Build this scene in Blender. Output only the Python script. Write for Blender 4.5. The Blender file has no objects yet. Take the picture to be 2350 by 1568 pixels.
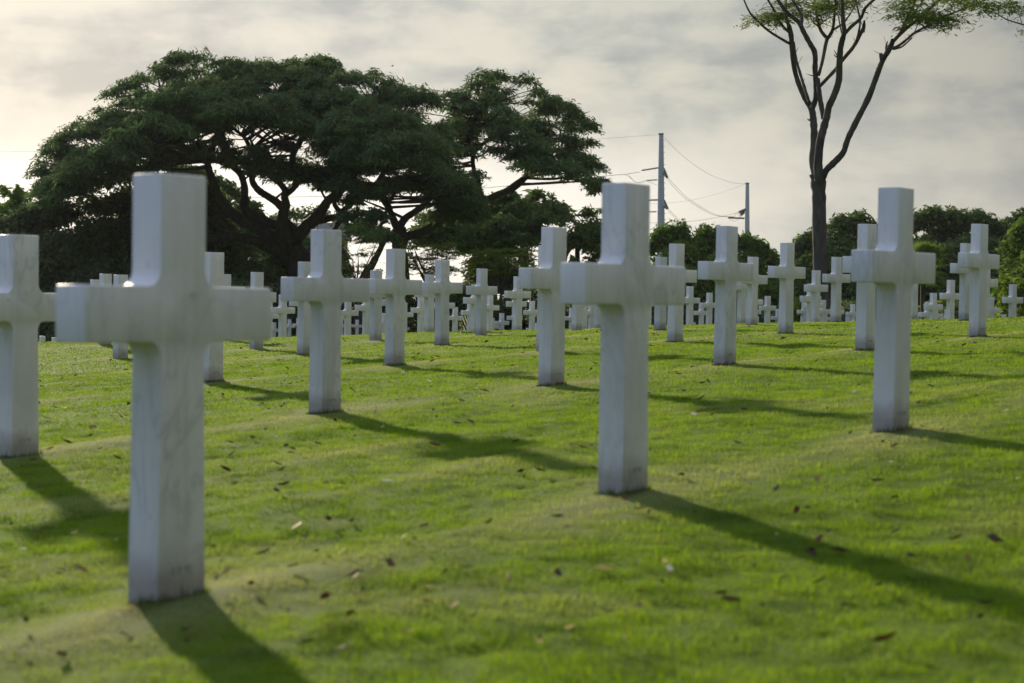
import bpy, bmesh, math, random
import numpy as np
from mathutils import Vector, Matrix

random.seed(7)
RNG = np.random.default_rng(7)
R = math.radians
S = bpy.context.scene
COL = S.collection

# ------------------------------------------------------------------ helpers
F = 4569.0            # focal length in units of a 2350 px wide frame (70 mm)
CX, CY = 1175.0, 784.0
PITCH = math.atan((CY - 680.0) / F)     # camera looks slightly down

def ray(u, y):
    x = (u - CX) / F
    z = (CY - y) / F
    c, s = math.cos(PITCH), math.sin(PITCH)
    return Vector((x, c + z * s, -s + z * c))

def at(u, y, D):
    r = ray(u, y)
    return r * (D / r.y)

def tag(o, label=None, cat=None, group=None, kind=None):
    if label: o['label'] = label
    if cat: o['category'] = cat
    if group: o['group'] = group
    if kind: o['kind'] = kind
    return o

def link(name, me, mat=None, parent=None):
    o = bpy.data.objects.new(name, me)
    COL.objects.link(o)
    if mat is not None:
        me.materials.append(mat)
    if parent is not None:
        o.parent = parent
    return o

def empty(name, loc):
    o = bpy.data.objects.new(name, None)
    o.empty_display_size = 0.3
    o.location = loc
    COL.objects.link(o)
    return o

def mesh_np(name, V, faces_list, smooth=False, attr=None):
    """V (n,3); faces_list: list of (m,k) int arrays."""
    me = bpy.data.meshes.new(name)
    V = np.asarray(V, dtype=np.float32)
    me.vertices.add(len(V))
    me.vertices.foreach_set('co', V.ravel())
    loops = []
    starts = []
    tot = []
    n = 0
    for f in faces_list:
        f = np.asarray(f, dtype=np.int32)
        if len(f) == 0:
            continue
        k = f.shape[1]
        loops.append(f.ravel())
        starts.append(n + np.arange(len(f), dtype=np.int32) * k)
        n += f.size
    loops = np.concatenate(loops)
    starts = np.concatenate(starts)
    me.loops.add(len(loops))
    me.loops.foreach_set('vertex_index', loops)
    me.polygons.add(len(starts))
    me.polygons.foreach_set('loop_start', starts)
    if smooth:
        me.polygons.foreach_set('use_smooth', np.ones(len(starts), dtype=bool))
    if attr:
        for nm, (kind, data) in attr.items():
            a = me.attributes.new(nm, kind, 'POINT')
            a.data.foreach_set('color' if 'COLOR' in kind else 'value', np.asarray(data, dtype=np.float32).ravel())
    me.update(calc_edges=True)
    me.validate()
    return me

# ------------------------------------------------------------------ node helpers
def newmat(name):
    m = bpy.data.materials.new(name)
    m.use_nodes = True
    nt = m.node_tree
    nt.nodes.clear()
    return m, nt

def N(nt, t, **kw):
    n = nt.nodes.new(t)
    for k, v in kw.items():
        if k == 'inp':
            for i, val in v.items():
                n.inputs[i].default_value = val
        else:
            setattr(n, k, v)
    return n

def math_n(nt, op, a=None, b=None, clamp=False):
    n = nt.nodes.new('ShaderNodeMath')
    n.operation = op
    n.use_clamp = clamp
    for i, v in enumerate((a, b)):
        if v is None: continue
        if isinstance(v, (int, float)): n.inputs[i].default_value = v
        else: nt.links.new(v, n.inputs[i])
    return n.outputs[0]

def ramp(nt, fac, stops, interp='LINEAR'):
    n = nt.nodes.new('ShaderNodeValToRGB')
    cr = n.color_ramp
    cr.interpolation = interp
    while len(cr.elements) < len(stops):
        cr.elements.new(0.5)
    for e, (p, c) in zip(cr.elements, stops):
        e.position = p
        e.color = (*c, 1) if len(c) == 3 else c
    nt.links.new(fac, n.inputs[0])
    return n.outputs[0]

def mixc(nt, fac, a, b, mode='MIX'):
    n = nt.nodes.new('ShaderNodeMix')
    n.data_type = 'RGBA'
    n.blend_type = mode
    for i, v in ((0, fac), (6, a), (7, b)):
        if isinstance(v, (int, float)): n.inputs[i].default_value = v
        elif isinstance(v, tuple): n.inputs[i].default_value = (*v, 1) if len(v) == 3 else v
        else: nt.links.new(v, n.inputs[i])
    return n.outputs[2]

def noise(nt, vec, scale, detail=4, rough=.55, dist=0.0):
    n = nt.nodes.new('ShaderNodeTexNoise')
    n.inputs['Scale'].default_value = scale
    n.inputs['Detail'].default_value = detail
    n.inputs['Roughness'].default_value = rough
    n.inputs['Distortion'].default_value = dist
    if vec is not None: nt.links.new(vec, n.inputs['Vector'])
    return n.outputs['Fac']

def mapping(nt, vec, scale=(1, 1, 1), loc=(0, 0, 0), rot=(0, 0, 0)):
    n = nt.nodes.new('ShaderNodeMapping')
    n.inputs['Scale'].default_value = scale
    n.inputs['Location'].default_value = loc
    n.inputs['Rotation'].default_value = rot
    nt.links.new(vec, n.inputs['Vector'])
    return n.outputs[0]

def out(nt, shader):
    o = nt.nodes.new('ShaderNodeOutputMaterial')
    nt.links.new(shader, o.inputs['Surface'])
    return o

# ------------------------------------------------------------------ materials
def mat_marble():
    m, nt = newmat('marble')
    tc = N(nt, 'ShaderNodeTexCoord')
    oi = N(nt, 'ShaderNodeObjectInfo')
    off = N(nt, 'ShaderNodeVectorMath', operation='SCALE', inp={0: (37.0, 19.0, 53.0)})
    nt.links.new(oi.outputs['Random'], off.inputs['Scale'])
    add = N(nt, 'ShaderNodeVectorMath', operation='ADD')
    nt.links.new(tc.outputs['Object'], add.inputs[0])
    nt.links.new(off.outputs[0], add.inputs[1])
    v = add.outputs[0]
    cloud = noise(nt, v, 3.5, 5, .6, .3)
    base = ramp(nt, cloud, [(.3, (.60, .59, .59)), (.55, (.685, .67, .665)), (.8, (.74, .725, .715))])
    vein = noise(nt, mapping(nt, v, (2.2, 5, 1.0), rot=(.2, .6, .3)), 2.6, 6, .55, 1.5)
    vm = ramp(nt, math_n(nt, 'ABSOLUTE', math_n(nt, 'SUBTRACT', vein, .5)), [(0, (1, 1, 1)), (.012, (.55, .55, .55)), (.045, (0, 0, 0))])
    vmask = ramp(nt, noise(nt, v, 1.7, 2), [(.46, (0, 0, 0)), (.66, (.55, .55, .55))])
    c = mixc(nt, math_n(nt, 'MULTIPLY', vm, vmask), base, (.36, .38, .38))
    # weather streaks run down the stone
    st = noise(nt, mapping(nt, v, (30, 30, 1.3)), 1.0, 4, .6)
    c = mixc(nt, ramp(nt, st, [(.46, (0, 0, 0)), (.72, (.26, .26, .26))]), c, (.40, .42, .41))
    # small dark lichen spots
    sp = noise(nt, v, 26, 2, .5)
    c = mixc(nt, ramp(nt, sp, [(.70, (0, 0, 0)), (.80, (.5, .5, .5))]), c, (.26, .27, .27))
    # soil splash on the lowest hand's breadth
    sep = N(nt, 'ShaderNodeSeparateXYZ')
    nt.links.new(tc.outputs['Object'], sep.inputs[0])
    hz = math_n(nt, 'ADD', sep.outputs['Z'], math_n(nt, 'MULTIPLY', noise(nt, v, 14, 4), -.09))
    soil = ramp(nt, hz, [(.0, (.62, .62, .62)), (.03, (.4, .4, .4)), (.085, (0, 0, 0))])
    c = mixc(nt, soil, c, (.21, .175, .135))
    b = N(nt, 'ShaderNodeBsdfPrincipled')
    tone = ramp(nt, oi.outputs['Random'], [(0, (.88, .89, .90)), (.5, (.98, .98, .98)), (1, (1.06, 1.05, 1.03))])
    c = mixc(nt, 1.0, c, tone, 'MULTIPLY')
    b.inputs['Roughness'].default_value = .55
    b.inputs['Specular IOR Level'].default_value = .35
    nt.links.new(c, b.inputs['Base Color'])
    bump = N(nt, 'ShaderNodeBump', inp={'Strength': .15, 'Distance': .004})
    nt.links.new(noise(nt, v, 60, 4), bump.inputs['Height'])
    nt.links.new(bump.outputs[0], b.inputs['Normal'])
    out(nt, b.outputs[0])
    return m

def mat_leaf(name, col, trans=.35, var=.35, sat=(1.15, 1.2, .8), attr='shade'):
    m, nt = newmat(name)
    a = N(nt, 'ShaderNodeAttribute', attribute_name=attr)
    tc = N(nt, 'ShaderNodeTexCoord')
    n = noise(nt, tc.outputs['Object'], .55, 4, .65)
    f = math_n(nt, 'ADD', math_n(nt, 'MULTIPLY', a.outputs['Fac'], .45), math_n(nt, 'MULTIPLY', n, .55))
    lo = tuple(c * (1 - var) for c in col)
    hi = tuple(c * (1 + var) * s for c, s in zip(col, sat))
    c = ramp(nt, f, [(.15, lo), (.85, hi)])
    d = N(nt, 'ShaderNodeBsdfDiffuse')
    t = N(nt, 'ShaderNodeBsdfTranslucent')
    nt.links.new(c, d.inputs['Color'])
    nt.links.new(c, t.inputs['Color'])
    mx = N(nt, 'ShaderNodeMixShader')
    mx.inputs[0].default_value = trans
    nt.links.new(d.outputs[0], mx.inputs[1])
    nt.links.new(t.outputs[0], mx.inputs[2])
    out(nt, mx.outputs[0])
    return m

def mat_bark(name, col, col2, scale=6):
    m, nt = newmat(name)
    tc = N(nt, 'ShaderNodeTexCoord')
    v = mapping(nt, tc.outputs['Object'], (1, 1, .35))
    n = noise(nt, v, scale, 6, .65)
    c = ramp(nt, n, [(.3, col), (.7, col2)])
    b = N(nt, 'ShaderNodeBsdfPrincipled')
    b.inputs['Roughness'].default_value = .9
    b.inputs['Specular IOR Level'].default_value = .1
    nt.links.new(c, b.inputs['Base Color'])
    bu = N(nt, 'ShaderNodeBump', inp={'Strength': .6, 'Distance': .05})
    nt.links.new(n, bu.inputs['Height'])
    nt.links.new(bu.outputs[0], b.inputs['Normal'])
    out(nt, b.outputs[0])
    return m

def mat_plain(name, col, rough=.6, metal=0.0, nscale=8, var=.15):
    m, nt = newmat(name)
    tc = N(nt, 'ShaderNodeTexCoord')
    n = noise(nt, tc.outputs['Object'], nscale, 4)
    c = ramp(nt, n, [(.3, tuple(x * (1 - var) for x in col)), (.7, tuple(x * (1 + var) for x in col))])
    b = N(nt, 'ShaderNodeBsdfPrincipled')
    b.inputs['Roughness'].default_value = rough
    b.inputs['Metallic'].default_value = metal
    nt.links.new(c, b.inputs['Base Color'])
    out(nt, b.outputs[0])
    return m

def mat_attr_grass(name, trans):
    m, nt = newmat(name)
    a = N(nt, 'ShaderNodeAttribute', attribute_name='col')
    d = N(nt, 'ShaderNodeBsdfDiffuse')
    t = N(nt, 'ShaderNodeBsdfTranslucent')
    g = N(nt, 'ShaderNodeBsdfGlossy', inp={'Roughness': .45, 'Color': (1, 1, 1, 1)})
    nt.links.new(a.outputs['Color'], d.inputs['Color'])
    br = mixc(nt, 1.0, a.outputs['Color'], (1.25, 1.2, .7), 'MULTIPLY')
    nt.links.new(br, t.inputs['Color'])
    mx = N(nt, 'ShaderNodeMixShader'); mx.inputs[0].default_value = trans
    nt.links.new(d.outputs[0], mx.inputs[1]); nt.links.new(t.outputs[0], mx.inputs[2])
    m2 = N(nt, 'ShaderNodeMixShader'); m2.inputs[0].default_value = .012
    nt.links.new(mx.outputs[0], m2.inputs[1]); nt.links.new(g.outputs[0], m2.inputs[2])
    out(nt, m2.outputs[0])
    return m

M = {}
M['marble'] = mat_marble()
M['grass'] = mat_attr_grass('grass_blade', .5)
M['rain'] = mat_leaf('rain_tree_leaf', (.090, .135, .066), .42, .45)
M['rain2'] = mat_leaf('far_leaf', (.080, .120, .048), .38, .4)
M['bright'] = mat_leaf('bright_leaf', (.085, .14, .03), .4)
M['dark'] = mat_leaf('dark_leaf', (.095, .125, .068), .36, .45)
M['yellow'] = mat_leaf('yellow_leaf', (.13, .18, .03), .45)
M['feather'] = mat_leaf('feather_leaf', (.11, .15, .03), .5)
M['bark_dark'] = mat_bark('bark_dark', (.045, .038, .03), (.085, .072, .058))
M['bark_grey'] = mat_bark('bark_grey', (.045, .039, .034), (.125, .112, .098), 4)
M['steel'] = mat_plain('galvanised_steel', (.42, .46, .52), .45, .3)
M['dark_metal'] = mat_plain('dark_metal', (.10, .12, .12), 1.0)
M['cable'] = mat_leaf('cable_sheath', (.10, .115, .11), 0.0, .1)
M['insulator'] = mat_plain('insulator_glass', (.11, .14, .135), .9)
M['wall'] = mat_plain('house_wall', (.42, .38, .33), .9, 0, 2)
M['roof'] = mat_plain('house_roof', (.16, .14, .125), .9, 0, 3)
M['pane'] = mat_plain('window_pane', (.10, .12, .14), .15)
M['text'] = mat_plain('inscription_paint', (.30, .29, .27), .9)
M['leaf_brown'] = mat_plain('leaf_brown', (.085, .048, .030), .8, 0, 30, .45)
M['leaf_red'] = mat_plain('leaf_red', (.13, .045, .022), .8, 0, 30, .4)
M['leaf_pale'] = mat_plain('leaf_pale', (.55, .48, .33), .6, 0, 30, .25)
M['bird'] = mat_plain('bird_feather', (.05, .05, .05), .9)

# ------------------------------------------------------------------ the lattice of graves (metres; a cross stands 1 m high)
QX = np.array([-0.461135, -0.461673, 1.102811, 0.092336, 0.071582, 0.012527])
QY = np.array([-1.760617, 6.315455, 1.82356, -0.001518, -0.003936, -0.022337])
KD = 4.615

def lat(i, j):
    b = np.array([np.ones_like(i, dtype=float), i, j, i * i, i * j, j * j])
    return np.tensordot(QX, b, 1), np.tensordot(QY, b, 1)

def lat_dj(i, j):
    return QX[2] + QX[4] * i + 2 * QX[5] * j, QY[2] + QY[4] * i + 2 * QY[5] * j

def lat_di(i, j):
    return QX[1] + 2 * QX[3] * i + QX[4] * j, QY[1] + 2 * QY[3] * i + QY[4] * j

def lat_inv(X, Y):
    X = np.asarray(X, float); Y = np.asarray(Y, float)
    i = np.full_like(X, 2.0); j = np.zeros_like(X)
    for _ in range(12):
        x, y = lat(i, j)
        a, c = lat_di(i, j); b, d = lat_dj(i, j)
        det = a * d - b * c
        det = np.where(np.abs(det) < .5, .5, det)
        ex, ey = X - x, Y - y
        i = np.clip(i + np.clip((ex * d - ey * b) / det, -3, 3), -4, 40)
        j = np.clip(j + np.clip((a * ey - c * ex) / det, -5, 5), -30, 30)
    return i, j

# measured graves: (row, col): (u, d, y_base) in the 2350 px frame
MEAS = {(1,0):(380,1.018,1375),(1,1):(1430,1.404,1128),(1,2):(2045,1.785,987),
(2,-1):(40,1.96,1045),(2,0):(745,2.357,948),(2,1):(1265,2.735,884),(2,2):(1663,3.13,836),(2,3):(1985,3.44,803),(2,4):(2243,3.837,773),
(3,-1):(485,3.34,876),(3,0):(905,3.72,838),(3,2):(1549,4.4,785),(3,3):(1803,4.78,765),(3,5):(2214,5.6,736),
(4,0):(1014,5.08,792),(4,-1):(700,4.65,814),(4,2):(1515,5.9,758),(4,3):(1725,6.27,748),(4,4):(1918,6.64,740),
(5,0):(1104,6.47,770),(5,-1):(862,6.15,782),(5,-2):(588,5.66,800),(5,-3):(276,5.18,822),(5,1):(1324,6.85,760)}
# far graves whose tops show over the brow: (u, d, y_base)
FARZ = [(2162,11.7,784),(2304,7.8,751),(1872,7.69,746),(1846,14.4,762),(1955,12.5,774),(1762,10.7,761),(1587,9.5,758),
        (1187,7.78,762),(1135,11.2,767),(1066,12.4,776),(682,21,776),(661,8.3,785)]
SM = []
for (u, d, b) in list(MEAS.values()) + FARZ:
    SM.append(((u - CX) * d / 990, d * KD, -(b - 680) * d / 990))
SM += [(0, 0, -.72), (4, 0, -.47), (-4, 0, -.98), (0, -8, -.84), (3.5, 4, -.58), (1.1, 4.2, -.685), (2.2, 5.2, -.60), (-3.5, 4, -.90), (4, 9, -.36), (-4.6, 10, -.86),
       (-8, 22, -.98), (8.2, 24, -.18), (-13, 36, -1.05), (11, 34, -.46), (-14, 60, -2.2), (16, 60, -1.35),
       (-25, 95, -3.3), (0, 95, -2.6), (25, 95, -2.1), (-30, 112, -3.3), (0, 112, -2.7), (30, 112, -2.3), (6, 75, -1.9)]
# the brow of the lawn: where the grass meets what stands beyond it
for (u, y, d) in [(0, 790, 6.7), (100, 787, 6.7), (210, 785, 6.7), (340, 783, 6.8), (450, 781, 6.9), (620, 776, 7.0), (800, 772, 7.0), (1000, 765, 6.9), (1230, 758, 6.9),
                  (1400, 754, 6.8), (1600, 748, 6.7), (1800, 742, 6.7), (2000, 738, 6.5), (2150, 735, 6.1), (2350, 728, 5.9)]:
    SM.append(((u - CX) * d / 990, d * KD, -(y - 680) * d / 990))
SM = np.array(SM)
def _warp(X, Y):
    # nearer things matter more: compress distance logarithmically
    s = 1.0 / (np.maximum(Y, 0) + 6.0)
    return X * s * 6.0, np.log(np.maximum(Y, -5.5) + 6.0) * 3.0
def _U(r2):
    return np.where(r2 > 1e-12, r2 * np.log(np.maximum(r2, 1e-12)), 0.0)
def ground_smooth(X, Y):
    X = np.asarray(X, float); Y = np.asarray(Y, float)
    sh = X.shape
    Xc = X.ravel(); Yc = np.clip(Y.ravel(), -5, 112)
    lim = 5.5 + .30 * np.maximum(Yc, 0)
    Xc = lim * np.tanh(Xc / lim * .9) / .9 if False else np.clip(Xc, -lim, lim)
    wx, wy = _warp(Xc, Yc)
    z = np.full(len(Xc), _w[_n]) + _w[_n + 1] * wx + _w[_n + 2] * wy
    for k in range(_n):
        z += _w[k] * _U((wx - _wx[k]) ** 2 + (wy - _wy[k]) ** 2)
    return z.reshape(sh)

# cheap value noise on numpy arrays
_tab = np.random.default_rng(3).random((256, 256))
def vnoise(x, y):
    xi = np.floor(x).astype(int); yi = np.floor(y).astype(int)
    fx = x - xi; fy = y - yi
    fx = fx * fx * (3 - 2 * fx); fy = fy * fy * (3 - 2 * fy)
    a = _tab[xi & 255, yi & 255]; b = _tab[(xi + 1) & 255, yi & 255]
    c = _tab[xi & 255, (yi + 1) & 255]; d = _tab[(xi + 1) & 255, (yi + 1) & 255]
    return (a * (1 - fx) + b * fx) * (1 - fy) + (c * (1 - fx) + d * fx) * fy
def fbm(x, y, o=4):
    s = 0; a = .5
    for k in range(o):
        s = s + a * vnoise(x + 17.3 * k, y + 5.1 * k); x = x * 2.03; y = y * 2.03; a *= .5
    return s / (1 - .5 ** o)

def lawn_field(X, Y):
    """row strip strength 0..1, streak noise 0..1, distance to nearest grave in lattice metres"""
    i, j = lat_inv(X, Y)
    di = (i - np.round(i)) * 4.1      # metres across the row
    dj = (j - np.round(j)) * 2.2
    on = (i > .5)
    wob = (fbm(j * 1.7, i * 3.0, 3) - .5) * .5
    strip = np.exp(-((di + wob * .5) / .17) ** 2) * on * np.clip(.25 + 1.2 * (fbm(j * 1.1 + 7, i * 2.0, 3) - .3), .1, 1)
    mound = np.exp(-((di + wob * .4) / .36) ** 2 - ((dj + wob * .8) / .72) ** 2) * on
    streak = fbm(i * 13.0 + 3, j * .8, 3)
    return strip, mound, streak, i, j

def micro_relief(X, Y):
    X = np.asarray(X, float); Y = np.asarray(Y, float)
    strip, mound, streak, i, j = lawn_field(X, Y)
    fade = np.clip((60 - Y) / 20, 0, 1)
    return fade * (.010 * strip + .012 * mound + (streak - .5) * .030 + (fbm(X * .9, Y * .9, 3) - .5) * .02 + (fbm(X * 7, Y * 7, 2) - .5) * .007)

SM[:, 2] -= micro_relief(SM[:, 0], SM[:, 1])      # measured heights include the relief
_wx, _wy = _warp(SM[:, 0], SM[:, 1])
_n = len(SM)
_Km = _U((_wx[:, None] - _wx[None]) ** 2 + (_wy[:, None] - _wy[None]) ** 2) + np.eye(_n) * .006
_Pm = np.stack([np.ones(_n), _wx, _wy], 1)
_A = np.block([[_Km, _Pm], [_Pm.T, np.zeros((3, 3))]])
_w = np.linalg.solve(_A, np.concatenate([SM[:, 2], np.zeros(3)]))


def ground(X, Y, micro=True):
    z = ground_smooth(X, Y)
    return z + micro_relief(X, Y) if micro else z

def gz(x, y, micro=True):
    return float(ground(np.array([x]), np.array([y]), micro)[0])

def lawn_color(X, Y, rnd):
    strip, mound, streak, i, j = lawn_field(X, Y)
    di_ = (i - np.round(i)) * 4.1; dj_ = (j - np.round(j)) * 2.2
    patch = fbm(X * 1.3 + 9, Y * 1.3 + 4, 4)
    fine = fbm(X * 7, Y * 7, 3)
    dry = np.clip(.6 * strip * (.45 + .9 * patch) + .85 * mound * (.45 + fine * .8) + np.clip((patch - .60) * 2.2, 0, .4) + np.clip((streak - .66) * 2.0, 0, .3), 0, 1)
    dry = np.clip(dry + (rnd - .5) * .35, 0, 1)[:, None]
    g1 = np.array([.084, .172, .004]); g2 = np.array([.168, .264, .006])
    tuft = fbm(X * 8.0 + 40, Y * 6.5, 3)
    green = g1 + (g2 - g1) * np.clip(rnd * .45 + fine * .35 + (tuft - .5) * 1.1 + .1, 0, 1)[:, None]
    green = green * (1 - .30 * np.clip((.47 - tuft) * 6, 0, 1))[:, None]
    straw = np.array([.31, .32, .165])
    c = green * (1 - dry * .85) + straw * dry * .85
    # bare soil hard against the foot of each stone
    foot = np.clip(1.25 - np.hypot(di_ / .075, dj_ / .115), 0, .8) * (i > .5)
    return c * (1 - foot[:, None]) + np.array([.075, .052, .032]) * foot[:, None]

# ------------------------------------------------------------------ ground sheet
def build_ground():
    ys = [-14.0]
    while ys[-1] < 900:
        y = ys[-1]
        st = .6 if y < 2.5 else (.035 + .0085 * (y - 2.5) if y < 48 else .45 + (y - 48) * .06)
        ys.append(y + st)
    ys = np.array(ys)
    inner = np.linspace(-1, 1, 241)
    outer = np.array([1.1, 1.3, 1.7, 2.4, 3.4])
    s = np.concatenate([-outer[::-1], inner, outer])
    YY = np.repeat(ys[:, None], len(s), 1)
    half = 3.2 + .32 * np.maximum(YY, 0)
    XX = half * s[None]
    # far beyond, open the sheet to the horizon
    ZZ = ground(XX, YY)
    V = np.stack([XX, YY, ZZ], -1).reshape(-1, 3)
    r, c = len(ys), len(s)
    idx = np.arange(r * c).reshape(r, c)
    Q = np.stack([idx[:-1, :-1], idx[:-1, 1:], idx[1:, 1:], idx[1:, :-1]], -1).reshape(-1, 4)
    rnd = RNG.random(len(V))
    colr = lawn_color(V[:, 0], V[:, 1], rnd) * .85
    colr = np.concatenate([colr, np.ones((len(V), 1))], 1)
    me = mesh_np('lawn_ground', V, [Q], True, {'col': ('FLOAT_COLOR', colr)})
    m, nt = newmat('lawn_soil')
    a = N(nt, 'ShaderNodeAttribute', attribute_name='col')
    tc = N(nt, 'ShaderNodeTexCoord')
    n = noise(nt, tc.outputs['Object'], 45, 5, .7)
    c2 = mixc(nt, .6, a.outputs['Color'], ramp(nt, n, [(.3, (.035, .06, .008)), (.7, (.10, .16, .012))]))
    b = N(nt, 'ShaderNodeBsdfPrincipled', inp={'Roughness': .95, 'Specular IOR Level': .05})
    nt.links.new(c2, b.inputs['Base Color'])
    bu = N(nt, 'ShaderNodeBump', inp={'Strength': .9, 'Distance': .03})
    nt.links.new(n, bu.inputs['Height'])
    nt.links.new(bu.outputs[0], b.inputs['Normal'])
    out(nt, b.outputs[0])
    o = link('ground', me, m)
    tag(o, 'gently sloping cemetery lawn running over a brow to the trees', 'ground', kind='structure')

# ------------------------------------------------------------------ grass blades
UPW, THK, BARW, BH = .156, .094, .640, .130
def build_grass():
    Vs, Ts, Cs = [], [], []
    n0 = 0
    bands = [(3.0, 6.0, 30000, .0175, .0026), (6.0, 11.0, 14000, .0175, .0036), (11.0, 20.0, 5000, .018, .0058), (20.0, 42.0, 1100, .020, .011)]
    for (y0, y1, dens, h, w) in bands:
        A = .31 * (y1 ** 2 - y0 ** 2) + 3.8 * (y1 - y0)
        n = int(A * dens)
        t = RNG.random(n)
        # area-uniform in Y over a trapezoid
        a2 = .31; b2 = 1.9
        c0 = a2 * y0 ** 2 + 2 * b2 * y0; c1 = a2 * y1 ** 2 + 2 * b2 * y1
        cc = c0 + (c1 - c0) * t
        Y = (-2 * b2 + np.sqrt(4 * b2 * b2 + 4 * a2 * cc)) / (2 * a2)
        X = (RNG.random(n) * 2 - 1) * (.31 * Y + 1.9)
        # clumping
        cl = fbm(X * 9, Y * 9, 2)
        keep = RNG.random(n) < np.clip(.35 + 1.3 * cl, 0, 1)
        X, Y = X[keep], Y[keep]; n = len(X)
        Z = ground(X, Y) - .004
        rnd = RNG.random(n)
        strip, mound, streak, _, _ = lawn_field(X, Y)
        hh = h * (.55 + .9 * RNG.random(n)) * (1 - .45 * np.maximum(strip, mound)) * np.clip(1.6 * fbm(X * 11, Y * 11, 3) + .12, .35, 1.8)
        ww = w * (.7 + .6 * RNG.random(n))
        yaw = RNG.random(n) * 2 * np.pi
        lean = RNG.random(n) ** .9 * 1.15
        dx, dy = np.cos(yaw), np.sin(yaw)
        side = yaw + np.pi / 2 + (RNG.random(n) - .5) * 1.2
        sx, sy = np.cos(side) * ww * .5, np.sin(side) * ww * .5
        hx = hh * np.sin(lean); hzv = hh * np.cos(lean)
        P = np.zeros((n, 3, 3), np.float32)
        P[:, 0] = np.stack([X - sx, Y - sy, Z], -1)
        P[:, 1] = np.stack([X + sx, Y + sy, Z], -1)
        P[:, 2] = np.stack([X + dx * hx, Y + dy * hx, Z + hzv], -1)
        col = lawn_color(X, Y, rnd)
        col = np.repeat(col[:, None, :], 3, 1)
        Vs.append(P.reshape(-1, 3)); Cs.append(col.reshape(-1, 3))
        Ts.append(np.arange(n * 3).reshape(-1, 3) + n0)
        n0 += n * 3
    # longer uncut blades against the foot of the nearer stones
    for (i, j), (u, d, b) in MEAS.items():
        if i > 4: continue
        x0, y0 = (u - CX) * d / 990, d * KD
        dx, dy = lat_dj(float(i), float(j)); L = math.hypot(dx, dy); ax = np.array([dx / L, dy / L]); ay = np.array([-ax[1], ax[0]])
        n = 420
        t = RNG.random(n) * 4
        sd = np.floor(t).astype(int); f = (t - sd) * 2 - 1
        off = 1 + RNG.random(n) * .18
        lx = np.where(sd % 2 == 0, f * 1.1, np.where(sd == 1, off, -off)) * (UPW / 2 + .006)
        ly = np.where(sd % 2 == 1, f * 1.1, np.where(sd == 0, off, -off)) * (THK / 2 + .003)
        X = x0 + lx * ax[0] + ly * ay[0]; Y = y0 + lx * ax[1] + ly * ay[1]
        Z = ground(X, Y) - .004
        hh = .012 + .032 * RNG.random(n) ** 2.2; yaw = RNG.random(n) * 6.283; side = RNG.random(n) * 6.283; lean = RNG.random(n) * .7
        w_ = .0014 + .0009 * (d > 2)
        P = np.zeros((n, 3, 3), np.float32)
        P[:, 0] = np.stack([X - np.cos(side) * w_, Y - np.sin(side) * w_, Z], -1)
        P[:, 1] = np.stack([X + np.cos(side) * w_, Y + np.sin(side) * w_, Z], -1)
        P[:, 2] = np.stack([X + np.cos(yaw) * hh * np.sin(lean), Y + np.sin(yaw) * hh * np.sin(lean), Z + hh * np.cos(lean)], -1)
        col = np.array([.10, .15, .03]) * (.7 + .6 * RNG.random(n))[:, None]
        Vs.append(P.reshape(-1, 3)); Cs.append(np.repeat(col[:, None, :], 3, 1).reshape(-1, 3))
        Ts.append(np.arange(n * 3).reshape(-1, 3) + n0); n0 += n * 3
    V = np.concatenate(Vs); C = np.concatenate(Cs)
    C = np.concatenate([C, np.ones((len(C), 1))], 1)
    me = mesh_np('grass', V, [np.concatenate(Ts)], False, {'col': ('FLOAT_COLOR', C)})
    o = link('grass', me, M['grass'])
    tag(o, 'short green lawn grass with pale dry strips along the grave rows', 'grass', kind='stuff')

# ------------------------------------------------------------------ crosses
def cross_mesh():
    hw, hb = UPW / 2, UPW / 2 + .006
    hn = UPW / 2 - .003
    zt, zb1 = 1.0, .738
    zb0 = zb1 - BH
    r = .040
    B = BARW / 2
    right = [(hb, -.15), (hb, 0.0)]
    def fil(cx, cz, a0, a1, n=7):
        return [(cx + r * math.cos(a0 + (a1 - a0) * k / (n - 1)), cz + r * math.sin(a0 + (a1 - a0) * k / (n - 1))) for k in range(n)]
    right += fil(hn + r, zb0 - r, math.pi, math.pi / 2)
    right += [(B, zb0), (B, zb1)]
    right += fil(hw + r, zb1 + r, -math.pi / 2, -math.pi)
    right += [(hw, zt)]
    left = [(-x, z) for x, z in reversed(right)]
    pts = right + left
    bm = bmesh.new()
    vs = [bm.verts.new((x, -THK / 2, z)) for x, z in pts]
    f = bm.faces.new(vs)
    bm.normal_update()
    ex = bmesh.ops.extrude_face_region(bm, geom=[f])
    nv = [e for e in ex['geom'] if isinstance(e, bmesh.types.BMVert)]
    bmesh.ops.translate(bm, verts=nv, vec=(0, THK, 0))
    bmesh.ops.recalc_face_normals(bm, faces=bm.faces)
    edges = [e for e in bm.edges if abs(e.verts[0].co.y - e.verts[1].co.y) < 1e-5]
    sharp = [e for e in bm.edges if abs(e.verts[0].co.y - e.verts[1].co.y) > 1e-5 and e.calc_face_angle(0) > .8]
    bmesh.ops.bevel(bm, geom=edges + sharp, offset=.0055, segments=2, profile=.5, affect='EDGES')
    for fc in bm.faces: fc.smooth = True
    me = bpy.data.meshes.new('marble_cross')
    bm.to_mesh(me); bm.free()
    me.set_sharp_from_angle(angle=R(35))
    me.materials.append(M['marble'])
    return me

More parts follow.
